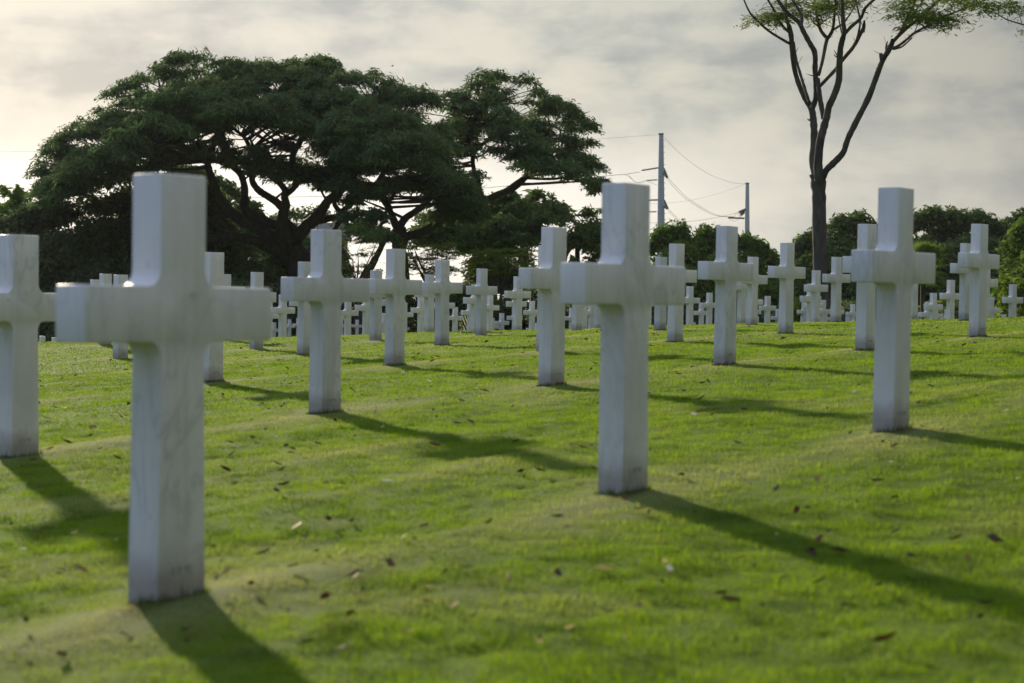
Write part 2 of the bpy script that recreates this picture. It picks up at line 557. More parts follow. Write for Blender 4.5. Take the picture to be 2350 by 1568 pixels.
def text_mesh(s):
    cu = bpy.data.curves.new('inscription', 'FONT')
    cu.body = s
    cu.size = .027
    cu.align_x = 'CENTER'
    cu.extrude = .0006
    cu.resolution_u = 2
    o = bpy.data.objects.new('t', cu)
    COL.objects.link(o)
    bpy.context.view_layer.update()
    me = bpy.data.meshes.new_from_object(o.evaluated_get(bpy.context.evaluated_depsgraph_get()))
    bpy.data.objects.remove(o)
    bpy.data.curves.remove(cu)
    me.transform(Matrix.Translation((0, -THK / 2 - .0007, .062)) @ Matrix.Rotation(R(90), 4, 'X'))
    me.materials.clear()
    me.materials.append(M['text'])
    return me

ORD = ['zeroth', 'first', 'second', 'third', 'fourth', 'fifth', 'sixth', 'seventh', 'eighth', 'ninth', 'tenth', 'eleventh', 'twelfth',
       'thirteenth', 'fourteenth', 'fifteenth', 'sixteenth', 'seventeenth', 'eighteenth', 'nineteenth', 'twentieth', 'twenty-first',
       'twenty-second', 'twenty-third', 'twenty-fourth', 'twenty-fifth', 'twenty-sixth', 'twenty-seventh', 'twenty-eighth', 'twenty-ninth', 'thirtieth']
HAND = {
 (1, 0): 'large blurred white marble cross nearest the camera, filling the left foreground',
 (1, 1): 'large white marble cross near the middle, its long shadow falling to the lower right',
 (1, 2): 'large white marble cross at the right with pale grass around its base',
 (2, -1): 'white marble cross cut off by the left edge, beside the nearest cross',
 (2, 0): 'white marble cross with a diagonal grey vein, first to the right of the nearest cross',
 (2, 1): 'white marble cross half hidden behind the left arm of the large middle cross',
 (2, 2): 'white marble cross standing clear just right of the large middle cross',
 (2, 3): 'white marble cross partly hidden behind the large right cross, its head showing leftward',
 (2, 4): 'white marble cross at the far right, tallest one right of the large right cross',
 (3, -1): 'white marble cross peeping out above the right arm of the nearest cross',
 (3, 0): 'grey veined white marble cross in front of the forked dark tree trunk',
 (3, 2): 'white marble cross just behind the right arm of the large middle cross',
 (3, 3): 'white marble cross standing clear to the left of the tall bare trunk',
 (3, 5): 'white marble cross overlapped by the tallest far right cross, its left arm sticking out',
 (4, 0): 'mid sized white marble cross standing clear right of the veined cross by the trunk',
 (5, 0): 'small white marble cross standing clear between the forked trunk and the half hidden cross',
 (4, 4): 'small white marble cross just right of the tall bare trunk',
 (5, 4): 'small white marble cross straight in front of the tall bare trunk',
 (4, 2): 'white marble cross right behind the large middle cross, only one strip showing',
 (5, -1): 'white marble cross tucked behind the left arm of the veined cross by the trunk',
 (4, -1): 'white marble cross mostly hidden behind the left side of the diagonally veined cross',
 (5, -2): 'white marble cross showing above and below the right arm of the nearest cross',
 (5, -3): 'white marble cross showing above and below the left arm of the nearest cross',
 (4, 3): 'small white marble cross with its left arm behind the clear cross right of the middle',
}
def build_crosses():
    me = cross_mesh()
    cand = []
    for i in range(1, 24):
        for j in range(-26, 20):
            x, y = lat(np.array(float(i)), np.array(float(j)))
            x, y = float(x), float(y)
            if (i, j) in MEAS:
                u, d, b = MEAS[(i, j)]
                x, y = (u - CX) * d / 990, d * KD
            if y < 3 or y > 103: continue
            if lat_di(float(i), float(j))[0] * lat_dj(float(i), float(j))[1] - lat_di(float(i), float(j))[1] * lat_dj(float(i), float(j))[0] > -2: continue
            u = CX + x / y * F
            if u < -60 or u > 2420: continue
            cand.append((y, x, i, j))
    cand.sort()
    W, H = 1024, 683
    k = W / 2350.0
    mask = np.zeros((H + 200, W), bool)     # covered pixels
    # brow profile per column as distance grows
    prof = np.full(W, 1e9)
    ycur = 2.0
    keep = []
    us = (np.arange(W) + .5) / k
    def prow(z, yy): return (CY - F * math.tan(math.atan2(z, yy) + PITCH)) * k
    for (y, x, i, j) in cand:
        while ycur < y - .3:
            zz = ground((us - CX) / F * ycur, np.full(W, ycur), False)
            pr = (CY - F * np.tan(np.arctan2(zz, ycur) + PITCH)) * k
            prof = np.minimum(prof, pr)
            ycur += .3 + ycur * .01
        z = gz(x, y)
        dx, dy = lat_dj(float(i), float(j)); L = math.hypot(dx, dy)
        ca = dx / L
        sa = dy / L
        def rect(hw_, z0, z1):
            e = (hw_ * ca + THK / 2 * sa)
            u0 = int((CX + (x - e) / y * F) * k); u1 = int((CX + (x + e) / y * F) * k) + 1
            v0 = int(prow(z + z1, y)); v1 = int(prow(z + z0, y)) + 1
            return max(u0, 0), min(u1, W), max(v0, 0), min(v1, H)
        vis = 0
        rc = [rect(UPW / 2, 0, 1), rect(BARW / 2, .608, .738)]
        for (u0, u1, v0, v1) in rc:
            if u1 <= u0 or v1 <= v0: continue
            sub = mask[v0:v1, u0:u1]
            rows = np.arange(v0, v1)[:, None]
            okp = (~sub) & (rows < np.minimum(prof[None, u0:u1], H))
            vis += int(okp.sum())
        for (u0, u1, v0, v1) in rc:
            if u1 <= u0 or v1 <= v0: continue
            mask[v0:v1, u0:u1] = True
        if vis >= 8:
            keep.append((i, j, x, y, z, math.atan2(dy, dx), vis))
    rows = {}
    for kx in keep: rows.setdefault(kx[0], []).append(kx)
    rr = random.Random(4)
    texts = [text_mesh(t) for t in ('L 8 92', 'L 9 92', 'L 10 92', 'L 11 93')]
    for i in sorted(rows):
        lst = sorted(rows[i], key=lambda q: q[2] / q[3])
        for n, (i_, j, x, y, z, ang, vis) in enumerate(lst):
            o = bpy.data.objects.new('marble_cross', me)
            COL.objects.link(o)
            tilt = R(.75 + rr.uniform(-.3, .35))
            lean = R(rr.uniform(-.4, .4))
            mt = Matrix.Translation((x, y, z)) @ Matrix.Rotation(tilt, 4, 'Y') @ Matrix.Rotation(lean, 4, 'X') @ Matrix.Rotation(ang + R(rr.uniform(-.8, .8)), 4, 'Z')
            o.matrix_world = mt
            if (i, j) in HAND:
                lab = HAND[(i, j)]
            else:
                size = 'small white marble cross' if i < 9 else 'tiny far white cross'
                lab = '%s, %s row back, %s visible from the left' % (size, ORD[i], ORD[n + 1])
            tag(o, lab, 'cross', 'white marble crosses in curving rows on the lawn')
            if i <= 4 and vis > 60:
                t = bpy.data.objects.new('inscription', texts[(i + j) % 4])
                COL.objects.link(t)
                t.parent = o
    print('crosses', len(keep))
    return keep

# ------------------------------------------------------------------ fallen leaves
def build_leaves():
    def lm(k, mat):
        bm = bmesh.new()
        n = 6
        rg = random.Random(k)
        curl = rg.uniform(.25, .7)
        L, Wd = 1.0, rg.uniform(.32, .5)
        rows_ = []
        for a in range(n + 1):
            t = a / n
            w = Wd * math.sin(math.pi * (t * .92 + .04)) ** .7 * (1 - .3 * t)
            zc = curl * (t - .5) ** 2 * 1.2
            mid = bm.verts.new(((t - .5) * L, 0, zc))
            lft = bm.verts.new(((t - .5) * L, w * .5, zc + .35 * w + rg.uniform(0, .05)))
            rgt = bm.verts.new(((t - .5) * L, -w * .5, zc + .28 * w + rg.uniform(0, .08)))
            rows_.append((lft, mid, rgt))
        for a in range(n):
            p, q = rows_[a], rows_[a + 1]
            bm.faces.new((p[0], p[1], q[1], q[0])); bm.faces.new((p[1], p[2], q[2], q[1]))
        bmesh.ops.solidify(bm, geom=bm.faces[:], thickness=.03)
        me = bpy.data.meshes.new('fallen_leaf'); bm.to_mesh(me); bm.free()
        me.materials.append(mat)
        return me
    kinds = [('leaf_brown', 'small curled dark brown leaf lying on the grass', 'dark brown fallen leaves', 135),
             ('leaf_red', 'small reddish brown dead leaf lying on the grass', 'reddish fallen leaves', 85),
             ('leaf_pale', 'small pale bleached leaf catching the light on the grass', 'pale fallen leaves', 75)]
    rr = random.Random(11)
    for mk, lab, grp, cnt in kinds:
        meshes = [lm(k + len(mk), M[mk]) for k in range(4)]
        for k in range(cnt):
            t = rr.random()
            y = 3.9 + (23 - 3.9) * t ** 1.2
            x = rr.uniform(-.258, .258) * y
            o = bpy.data.objects.new('fallen_leaf', rr.choice(meshes))
            COL.objects.link(o)
            s = .022 + .030 * rr.random() ** 1.5
            if mk == 'leaf_pale': s *= .72
            o.location = (x, y, gz(x, y) + .026)
            o.scale = (s, s, s)
            o.rotation_euler = (rr.uniform(-.5, .5), rr.uniform(-.5, .5), rr.uniform(0, 6.28))
            tag(o, lab, 'leaf', grp)

def build_litter():
    # the countless smaller flecks of leaf between the larger ones
    n = 1100
    Y = 4.0 + 30 * RNG.random(n) ** 1.25; X = (RNG.random(n) * 2 - 1) * (.27 * Y + .3)
    keep = RNG.random(n) < np.clip(1.9 * fbm(X * .8 + 3, Y * .8, 3) - .35, .1, 1)
    X, Y = X[keep], Y[keep]; n = len(X)
    Z = ground(X, Y) + .017 + .006 * RNG.random(n)
    sz = (.010 + .017 * RNG.random(n) ** 1.5) * (1 + Y / 45); yaw = RNG.random(n) * 6.283; a = sz * (.35 + .3 * RNG.random(n))
    d = np.stack([np.cos(yaw), np.sin(yaw), (RNG.random(n) - .5) * .9], -1); sd = np.stack([-np.sin(yaw), np.cos(yaw), (RNG.random(n) - .3) * 1.1], -1)
    c = np.stack([X, Y, Z], -1)
    V = np.zeros((n, 6, 3)); V[:, 0] = c - d * sz[:, None]; V[:, 1] = c - sd * a[:, None] - d * (sz * .2)[:, None]; V[:, 2] = c + d * sz[:, None]
    V[:, 3] = c + sd * a[:, None]; V[:, 4] = c - d * (sz * .3)[:, None] - np.array([0, 0, .002]); V[:, 5] = c + d * (sz * .4)[:, None] - np.array([0, 0, .002])
    q = np.arange(n)[:, None] * 6
    F1 = np.concatenate([q + np.array([0, 1, 5, 4]), q + np.array([0, 4, 5, 3])]); F2 = np.concatenate([q + np.array([1, 2, 5]), q + np.array([3, 5, 2])])
    pal = np.array([[.085, .048, .028], [.12, .05, .026], [.05, .033, .022], [.16, .10, .05], [.55, .48, .33]])
    k = RNG.choice(5, n, p=[.32, .22, .2, .12, .14])
    col = np.concatenate([np.repeat(pal[k][:, None], 6, 1).reshape(-1, 3) * (.8 + .4 * np.repeat(RNG.random(n), 6))[:, None], np.ones((n * 6, 1))], 1)
    me = mesh_np('leaf_litter', V.reshape(-1, 3), [F1, F2], False, {'col': ('FLOAT_COLOR', col)})
    o = link('leaf_litter', me, mat_attr_grass('leaf_fleck', .15))
    tag(o, 'fine litter of tiny brown and pale leaf flecks strewn over the lawn', 'leaf litter', kind='stuff')

# ------------------------------------------------------------------ trees
class Tubes:
    def __init__(s): s.V = []; s.Q = []; s.n = 0; s.nodes = []
    def add(s, pts, rad, sides=8, sub=5, wob=.0, keep=True):
        P = [Vector(p) for p in pts]
        # Catmull-Rom
        path = []; rads = []
        for a in range(len(P) - 1):
            p0 = P[max(a - 1, 0)]; p1 = P[a]; p2 = P[a + 1]; p3 = P[min(a + 2, len(P) - 1)]
            for b in range(sub):
                t = b / sub
                q = .5 * ((2 * p1) + (p2 - p0) * t + (2 * p0 - 5 * p1 + 4 * p2 - p3) * t * t + (3 * p1 - p0 - 3 * p2 + p3) * t ** 3)
                path.append(q); rads.append(rad[a] + (rad[a + 1] - rad[a]) * t)
        path.append(P[-1]); rads.append(rad[-1])
        up = Vector((.3, .9, .2)).normalized()
        ring0 = None
        for a, (q, r_) in enumerate(zip(path, rads)):
            d = (path[min(a + 1, len(path) - 1)] - path[max(a - 1, 0)])
            if d.length < 1e-9: d = Vector((0, 0, 1))
            d.normalize()
            n1 = up - d * up.dot(d)
            if n1.length < 1e-4: n1 = Vector((1, 0, 0))
            n1.normalize(); up = n1
            n2 = d.cross(n1)
            rr_ = r_ * (1 + (random.random() - .5) * wob)
            base = s.n
            for c in range(sides):
                an = 2 * math.pi * c / sides
                k = rr_ * (1 + (random.random() - .5) * wob * .6)
                s.V.append(q + n1 * (math.cos(an) * k) + n2 * (math.sin(an) * k))
            s.n += sides
            if ring0 is not None:
                for c in range(sides):
                    e = (c + 1) % sides
                    s.Q.append((ring0 + c, ring0 + e, base + e, base + c))
            ring0 = base
            if keep: s.nodes.append((q, r_))
    def build(s, name, mat, parent=None):
        me = mesh_np(name, np.array([tuple(v) for v in s.V]), [np.array(s.Q)], True)
        return link(name, me, mat, parent)

def leaf_mesh(name, C, L, Wd, tilt, parent, mat, drop=0.0):
    """C (n,3) spray centres (local). A spray is a small bent rhombus."""
    n = len(C)
    yaw = C[:, 3] + RNG.normal(size=n) * .75
    C = C[:, :3]
    pit = (RNG.random(n) - .5) * 2 * tilt - drop
    rol = (RNG.random(n) - .5) * 2 * tilt
    l = L * np.exp(RNG.normal(size=n) * .38); w = Wd * np.exp(RNG.normal(size=n) * .3)
    d = np.stack([np.cos(yaw) * np.cos(pit), np.sin(yaw) * np.cos(pit), np.sin(pit)], -1)
    s0 = np.stack([-np.sin(yaw), np.cos(yaw), np.zeros(n)], -1)
    nrm = np.cross(d, s0)
    s1 = s0 * np.cos(rol)[:, None] + nrm * np.sin(rol)[:, None]
    V = np.zeros((n, 4, 3), np.float32)
    V[:, 0] = C - d * l[:, None] * .5
    V[:, 1] = C + s1 * w[:, None] * .5 + d * (l * .08)[:, None]
    V[:, 2] = C + d * l[:, None] * .5 - np.array([0, 0, 1]) * (l * .12)[:, None]
    V[:, 3] = C - s1 * w[:, None] * .5 + d * (l * .08)[:, None]
    sh = np.repeat(RNG.random(n)[:, None], 4, 1)
    me = mesh_np(name, V.reshape(-1, 3), [np.arange(n * 4).reshape(-1, 4)], False, {'shade': ('FLOAT', sh)})
    return link(name, me, mat, parent)

def pads_from(top, bot, D, depth, n, rad, flat=.32, bias=1.6, rg=None, dome=.75):
    """pads (centre, rx, rz) filling the outline between two polylines, with real depth"""
    rg = rg or random.Random(1)
    tu = [p[0] for p in top]; ty = [p[1] for p in top]
    bu = [p[0] for p in bot]; by = [p[1] for p in bot]
    u0, u1 = tu[0], tu[-1]
    res = []
    mpp = D / F
    tries = 0
    while len(res) < n and tries < n * 40:
        tries += 1
        u = rg.uniform(u0, u1)
        r_ = rg.uniform(.7, 1.25) * rad
        rp = r_ / mpp * .8
        yt = max(float(np.interp(q_, tu, ty)) for q_ in (u - rp, u, u + rp)); yb = float(np.interp(u, bu, by))
        if yb - yt < 3: continue
        if rg.random() > (yb - yt) / 260 + .25: continue
        w = rg.uniform(-1, 1)
        e = math.sqrt(max(0, 1 - ((u - (u0 + u1) / 2) / ((u1 - u0) / 2)) ** 2))
        sc = math.sqrt(1 - dome * w * w)
        hpx = r_ * flat / mpp
        rpx = r_ / mpp
        t = rg.random() ** (1 / bias)          # biased to the upper shell
        ytw = yb + (yt - yb) * sc
        lo, hi = yb - hpx * .6, ytw + hpx
        if hi > lo: hi = lo = (yt + yb) / 2
        y = lo + (hi - lo) * t
        uc = min(max(u, u0 + rpx * .8), u1 - rpx * .8)
        c = at(uc, y, D + w * depth * (.35 + .65 * e))
        res.append((c, r_, r_ * flat))
    return res

def fill_pads(pads, per_m2, origin, cut=.0, freq=1.1, seed=1, shell=.55):
    out_ = []
    rg = np.random.default_rng(seed)
    ox = np.array(origin)
    for (c, r_, h_) in pads:
        n = int(per_m2 * r_ * r_ * math.pi)
        q = rg.normal(size=(n, 3)) * shell
        ql = np.linalg.norm(q, axis=1)
        q *= (np.minimum(ql, 1.35) / np.maximum(ql, 1e-6))[:, None]
        q[:, 2] = np.where(q[:, 2] < 0, q[:, 2] * .7, q[:, 2])
        p = q * np.array([r_, r_, h_]) + np.array(c)
        # droop towards the rim
        rim = np.hypot(q[:, 0], q[:, 1])
        p[:, 2] -= h_ * .7 * rim ** 2
        yw = np.arctan2(q[:, 1], q[:, 0])
        if cut > 0:
            nn = np.sin(p[:, 0] * freq * 2.1 + 1.3 * np.sin(p[:, 2] * freq * 3.1)) + np.sin(p[:, 1] * freq * 1.7 + p[:, 2] * freq * 2.3) + np.sin(p[:, 2] * freq * 4.7 + p[:, 0] * 1.1 * freq)
            p = p[nn > -3 + cut * 3]; yw = yw[nn > -3 + cut * 3]
        out_.append(np.concatenate([p - ox, yw[:, None]], 1))
    return np.concatenate(out_)

def twigs(tb, pads, r0=.06, r1=.02, sides=4, frac=1.0, rg=None, maxd=9):
    rg = rg or random.Random(2)
    nodes = [n for n in tb.nodes]
    if not nodes: return
    NP = np.array([tuple(n[0]) for n in nodes])
    for (c, r_, h_) in pads:
        if rg.random() > frac: continue
        d = np.linalg.norm((NP - np.array(c)) * np.array([1, .8, 1]), axis=1) + np.maximum(0, NP[:, 2] - c[2]) * 2.5
        a = int(np.argmin(d))
        q, rq = nodes[a]
        L = (c - q).length
        if L > maxd or L < .3: continue
        mid = q + (c - q) * .5 + Vector((rg.uniform(-.1, .1) * L, rg.uniform(-.1, .1) * L, rg.uniform(-.06, .05) * L))
        rb = min(rq * .7, r0 * (.6 + L * .14))
        tb.add([q, mid, c], [rb, rb * .7, r1], sides, 4, .15, keep=False)
        # a few finer twigs inside the pad
        for k in range(3 if r_ > .7 or maxd < 4 else 0):
            e = c + Vector((rg.uniform(-1, 1) * r_ * .8, rg.uniform(-1, 1) * r_ * .8, rg.uniform(-.3, .6) * h_))
            s_ = q + (c - q) * rg.uniform(.5, .9) + (mid - (q + c) * .5) * .5
            tb.add([s_, (s_ + e) * .5 + Vector((0, 0, .05 * L)), e], [rb * .45, rb * .3, r1 * .5], 3, 2, .1, keep=False)

def tree(name, base, limbs, pads, leafmat, barkmat, label, cat='tree', group=None, per=60, L=.30, Wd=.13, tilt=.75, cut=.35,
         tw=(.06, .02), twfrac=1.0, seed=1, freq=1.1, sides=9, maxd=9, shell=.55, drop=0.0, branch_name='branches', stubs=0):
    o = empty(name, base)
    tag(o, label, cat, group)
    org = Vector(base)
    tb = Tubes()
    for pts, rad in limbs:
        tb.add([p - org for p in pts], rad, sides, 5, .16)
    lp = [(c - org, a, b) for c, a, b in pads]
    if limbs:
        nodes = list(tb.nodes)
        rs = random.Random(seed + 5)
        for k in range(stubs):       # broken stubs and knots along the limbs
            q, rq = rs.choice(nodes)
            dv = Vector((rs.uniform(-1, 1), rs.uniform(-1, 1), rs.uniform(.1, 1))).normalized()
            tb.add([q + dv * rq * .6, q + dv * (rq * 1.1 + rs.uniform(.03, .12)), q + dv * (rq * 1.2 + rs.uniform(.1, .3)) + Vector((0, 0, .05))], [rq * .35, rq * .2, .006], 5, 2, .2, keep=False)
        tb.build('trunk', barkmat, o)
        t2 = Tubes(); t2.nodes = list(nodes)
        twigs(t2, lp, tw[0], tw[1], 5, twfrac, random.Random(seed), maxd)
        if len(t2.V) > 300: t2.build(branch_name, barkmat, o)
    C = fill_pads(lp, per, (0, 0, 0), cut, freq, seed, shell)
    if len(C):
        leaf_mesh('crown', C, L, Wd, tilt, o, leafmat, drop)
    return o

def Z4(x, y): return (459 + x * .1756, 348.8 + y * .1756)      # zoom of the left tree
def Z8(x, y): return (x / 2.5, y / 2.5)
def ZR(x, y): return (752.7 + x * .1288, 459 + y * .1288)      # zoom of the forked tree
def Z3(x, y): return ((640 + x / 3.672) / 1.0894, (100 + y / 3.672) / 1.0894)
def Z5(x, y): return ((1280 + x / 3.672) / 1.0894, (100 + y / 3.672) / 1.0894)
def Z7(x, y): return (1762.4 + x / 4.0, y / 4.0)

def limb(zf, pts, w, D, dep=0.0, dep2=None, wscale=1.0):
    """pts in a zoom frame, w = widths there (px); dep = depth offset from first to last point"""
    P = []; Rr = []
    n = len(pts)
    for a, (x, y) in enumerate(pts):
        u, v = zf(x, y)
        t = a / max(1, n - 1)
        dd = D + (dep2 if dep2 is not None else dep) * t + (dep * (1 - t) if dep2 is not None else 0)
        P.append(at(u, v, dd))
    for a in range(n):
        ww = w[a] if isinstance(w, (list, tuple)) else w
        Rr.append(ww * wscale / 2 * D / F)
    return P, Rr

def base_at(u, D, sink=.15):
    x = (u - CX) / F * D
    return Vector((x, D, gz(x, D, False) - sink))

def build_trees():
    k4, k8, kR, k3, k7 = .1756, .4, .1288, .25, .25
    # ---------------- the big left rain tree
    D = 122.0
    b = base_at(705, D)
    lb = []
    tr = at(*Z4(1330, 1500), D)
    lb.append(([b, tr, at(*Z4(1230, 1330), D), at(*Z4(1120, 1150), D)], [1.15, .85, .75, .6]))
    lb.append(limb(Z4, [(1290, 1480), (1120, 1260), (950, 1130), (760, 1000), (560, 900), (420, 800), (310, 720), (260, 620), (190, 450), (130, 280), (90, 120), (40, 0), (-40, -120)], [210, 190, 170, 150, 150, 140, 130, 120, 105, 95, 80, 60, 40], D, 0, -3, k4))
    lb.append(limb(Z4, [(1090, 960), (920, 940), (780, 870), (640, 800), (575, 720), (585, 590), (575, 430), (530, 290), (440, 200), (330, 150), (180, 120)], [150, 140, 130, 125, 110, 100, 95, 90, 85, 75, 55], D, -1, 2, k4))
    lb.append(limb(Z4, [(1080, 740), (1000, 655), (900, 590), (770, 505), (690, 400), (665, 300), (560, 270)], [110, 105, 100, 95, 85, 70, 55], D, .5, 3, k4))
    lb.append(limb(Z4, [(680, 310), (735, 190), (730, 90), (690, -60)], [60, 55, 50, 35], D, 3, 3, k4))
    lb.append(limb(Z4, [(1160, 1200), (1075, 1000), (1085, 820), (1120, 690), (1105, 580), (1110, 500), (1040, 410), (900, 300), (780, 190), (740, 90), (700, -60), (660, -160)], [230, 190, 120, 125, 95, 85, 80, 75, 75, 60, 45, 25], D, -1, -3, k4))
    lb.append(limb(Z4, [(1125, 560), (1215, 480), (1290, 390), (1330, 300), (1240, 240), (1205, 120), (1240, 0), (1300, -140)], [80, 78, 70, 70, 75, 65, 55, 35], D, -1.5, -5, k4))
    lb.append(limb(Z4, [(1080, 870), (1170, 950), (1270, 1050), (1300, 1150)], [95, 100, 120, 130], D, .3, .3, k4))
    lb.append(limb(Z4, [(1180, 1290), (1270, 1110), (1400, 970), (1530, 850), (1610, 730), (1700, 610), (1820, 520), (1930, 420), (2050, 300)], [190, 185, 175, 170, 130, 110, 95, 75, 40], D, 0, -4, k4))
    lb.append(limb(Z4, [(1560, 900), (1690, 865), (1800, 840), (1880, 760), (1975, 680), (1995, 590), (1975, 490), (2020, 350)], [105, 95, 85, 80, 75, 70, 60, 35], D, -1, 2, k4))
    lb.append(limb(Z4, [(1850, 790), (1765, 705), (1765, 640), (1840, 560), (1900, 470)], [70, 60, 55, 50, 35], D, 0, 2, k4))
    lb.append(limb(Z4, [(1835, 830), (1810, 930), (1760, 1020), (1720, 1150)], [80, 70, 65, 60], D, 0, 1, k4))
    lb.append(limb(Z4, [(1640, 610), (1600, 540), (1560, 460), (1500, 380)], [35, 30, 28, 15], D, -2, -2, k4))
    lb.append(limb(Z4, [(1200, 1450), (1050, 1320), (880, 1230), (700, 1160), (500, 1120), (300, 1120), (90, 1150), (-200, 1130), (-450, 1080), (-700, 1000)], [190, 170, 150, 130, 120, 110, 100, 85, 60, 30], D, 0, -6, k4))
    lb.append(limb(Z4, [(420, 810), (300, 830), (190, 880), (60, 900), (-150, 880), (-400, 800), (-620, 700)], [100, 90, 85, 80, 60, 45, 25], D, -1, -5, k4))
    lb.append(limb(Z8, [(1215, 910), (1170, 920), (1090, 870), (1010, 815), (975, 740), (940, 660)], [50, 45, 42, 40, 34, 18], D, -3, -4, k8))
    lb.append(limb(Z8, [(1205, 900), (1235, 800), (1280, 715), (1290, 640)], [44, 36, 30, 16], D, -2, -2, k8))
    lb.append(limb(Z8, [(1320, 920), (1290, 820), (1275, 760), (1250, 660)], [38, 28, 24, 12], D, 2, 3, k8))
    lb.append(limb(Z8, [(1485, 930), (1500, 880), (1570, 830), (1690, 785), (1740, 740)], [22, 20, 18, 14, 8], D, -3, -5, k8))
    lb.append(limb(Z8, [(1465, 920), (1410, 800), (1350, 745), (1300, 690)], [28, 24, 20, 10], D, 3, 4, k8))
    lb.append(limb(Z8, [(1690, 985), (1680, 890), (1735, 790), (1760, 700), (1790, 600)], [40, 36, 32, 26, 14], D, -4, -5, k8))
    lb.append(limb(Z8, [(1010, 815), (900, 830), (820, 870), (700, 900), (560, 960), (430, 1020)], [30, 26, 22, 18, 14, 8], D, -4, -8, k8))
    top = [(80, 415), (95, 388), (110, 345), (128, 318), (150, 302), (180, 272), (205, 258), (240, 238), (243, 215), (280, 190), (318, 172), (355, 150), (385, 134), (420, 122), (470, 121), (500, 134), (545, 140), (600, 148), (645, 143), (685, 138), (700, 130), (740, 132), (790, 160), (830, 175)]
    bot = [(80, 450), (110, 452), (160, 440), (230, 405), (300, 385), (360, 365), (420, 352), (480, 350), (540, 352), (600, 362), (660, 385), (740, 425), (830, 470)]
    rg = random.Random(21)
    mid = [(80, 448), (110, 446), (160, 425), (230, 400), (300, 372), (360, 345), (420, 318), (480, 300), (560, 296), (640, 300), (700, 318), (760, 360), (830, 420)]
    pads = pads_from(top, mid, D, 13.0, 330, .92, .34, 1.0, rg)
    lace = [(c, r_ * .85, h_) for c, r_, h_ in pads_from(mid[4:], [(300, 400), (400, 378), (480, 372), (550, 384), (600, 405), (650, 425), (700, 436), (760, 448), (830, 472)], D, 8.0, 64, .8, .3, 1.0, rg)]
    pads += lace
    # drooping outer sprays at the left end and over the gap
    low = pads_from([(82, 425), (150, 400), (230, 380), (330, 370)], [(82, 470), (150, 450), (230, 430), (330, 398)], D - 4, 5, 16, 1.0, .35, 1.0, rg)
    low += pads_from([(570, 340), (680, 360), (800, 380)], [(570, 392), (680, 430), (800, 440)], D - 3, 4, 12, .9, .35, 1.0, rg)
    rim = []
    for a in range(60):       # small tufts along the upper outline
        u = rg.uniform(84, 826)
        y = float(np.interp(u, [p[0] for p in top], [p[1] for p in top]))
        rim.append((at(u, y + rg.uniform(3, 14), D + rg.uniform(-3, 3)), rg.uniform(.45, .9), rg.uniform(.25, .42)))
    tree('rain_tree', b, lb, pads + low + rim, M['rain'], M['bark_dark'],
         'huge dark spreading tree with many crooked limbs and a wide domed crown on the left',
         per=158, L=.33, Wd=.095, tilt=.8, cut=.45, tw=(.085, .025), seed=5, maxd=11, freq=2.0, drop=.25)

    # ---------------- the forked tree to its right
    D = 114.0
    b = base_at(930, D)
    lb = []
    lb.append(([b, at(*ZR(1270, 1100), D), at(*ZR(1265, 880), D), at(*ZR(1290, 700), D), at(*ZR(1265, 500), D)], [.72, .50, .42, .45, .38]))
    lb.append(limb(ZR, [(1265, 520), (1190, 400), (1120, 220), (1050, 60), (985, -60)], [200, 150, 115, 110, 90], D, 0, -2, kR))
    lb.append(limb(Z3, [(1215, 1540), (1150, 1420), (1120, 1330), (1180, 1200), (1260, 1050), (1290, 900)], [60, 62, 55, 45, 36, 18], D, -2, -4, k3))
    lb.append(limb(Z3, [(1215, 1500), (1280, 1390), (1300, 1300), (1270, 1180)], [36, 30, 26, 12], D, -2, 1, k3))
    lb.append(limb(ZR, [(1280, 480), (1370, 340), (1550, 210), (1700, 100), (1820, -20), (1950, -150)], [150, 130, 115, 110, 95, 60], D, 0, 2, kR))
    lb.append(limb(ZR, [(1300, 720), (1430, 650), (1620, 590), (1850, 480), (2080, 320), (2290, 160)], [170, 165, 150, 145, 140, 115], D, 0, 2, kR))
    lb.append(limb(Z3, [(2090, 1480), (2250, 1410), (2350, 1370)], [72, 66, 60], D, 2, 3, k3))
    lb.append(limb(Z5, [(-10, 1370), (80, 1300), (130, 1260), (230, 1200), (320, 1175), (430, 1190), (560, 1240), (700, 1250)], [80, 70, 50, 42, 34, 26, 18, 10], D, 3, 5, k3))
    lb.append(limb(Z5, [(110, 1280), (140, 1190), (120, 1080), (200, 1010), (300, 950), (430, 930)], [48, 36, 30, 24, 18, 10], D, 3, 1, k3))
    lb.append(limb(Z3, [(2090, 1480), (2010, 1230), (1995, 1060), (2090, 950), (2200, 870), (2300, 760)], [50, 45, 42, 36, 28, 14], D, 2, 5, k3))
    lb.append(limb(Z3, [(1995, 1080), (1950, 900), (1980, 810), (2100, 770), (2230, 680), (2250, 560), (2190, 450)], [40, 36, 32, 28, 22, 16, 8], D, 3, 4, k3))
    lb.append(limb(Z3, [(1970, 820), (1960, 720), (2030, 610), (1930, 530), (1830, 485)], [22, 18, 14, 10, 5], D, 4, 3, k3))
    rg = random.Random(31)
    topm = [(740, 185), (790, 170), (860, 172), (930, 188), (990, 214), (1030, 244), (1058, 285), (1080, 340), (1098, 410), (1112, 470)]
    botm = [(740, 400), (800, 462), (850, 470), (900, 430), (960, 440), (1010, 470), (1060, 480), (1112, 492)]
    midm = [(740, 330), (800, 400), (850, 405), (900, 385), (960, 390), (1010, 420), (1060, 450), (1112, 480)]
    padm = pads_from(topm, midm, D, 11.0, 172, .9, .35, .95, rg)
    padm += pads_from(midm, botm, D, 7.0, 40, .8, .32, 1.0, rg)
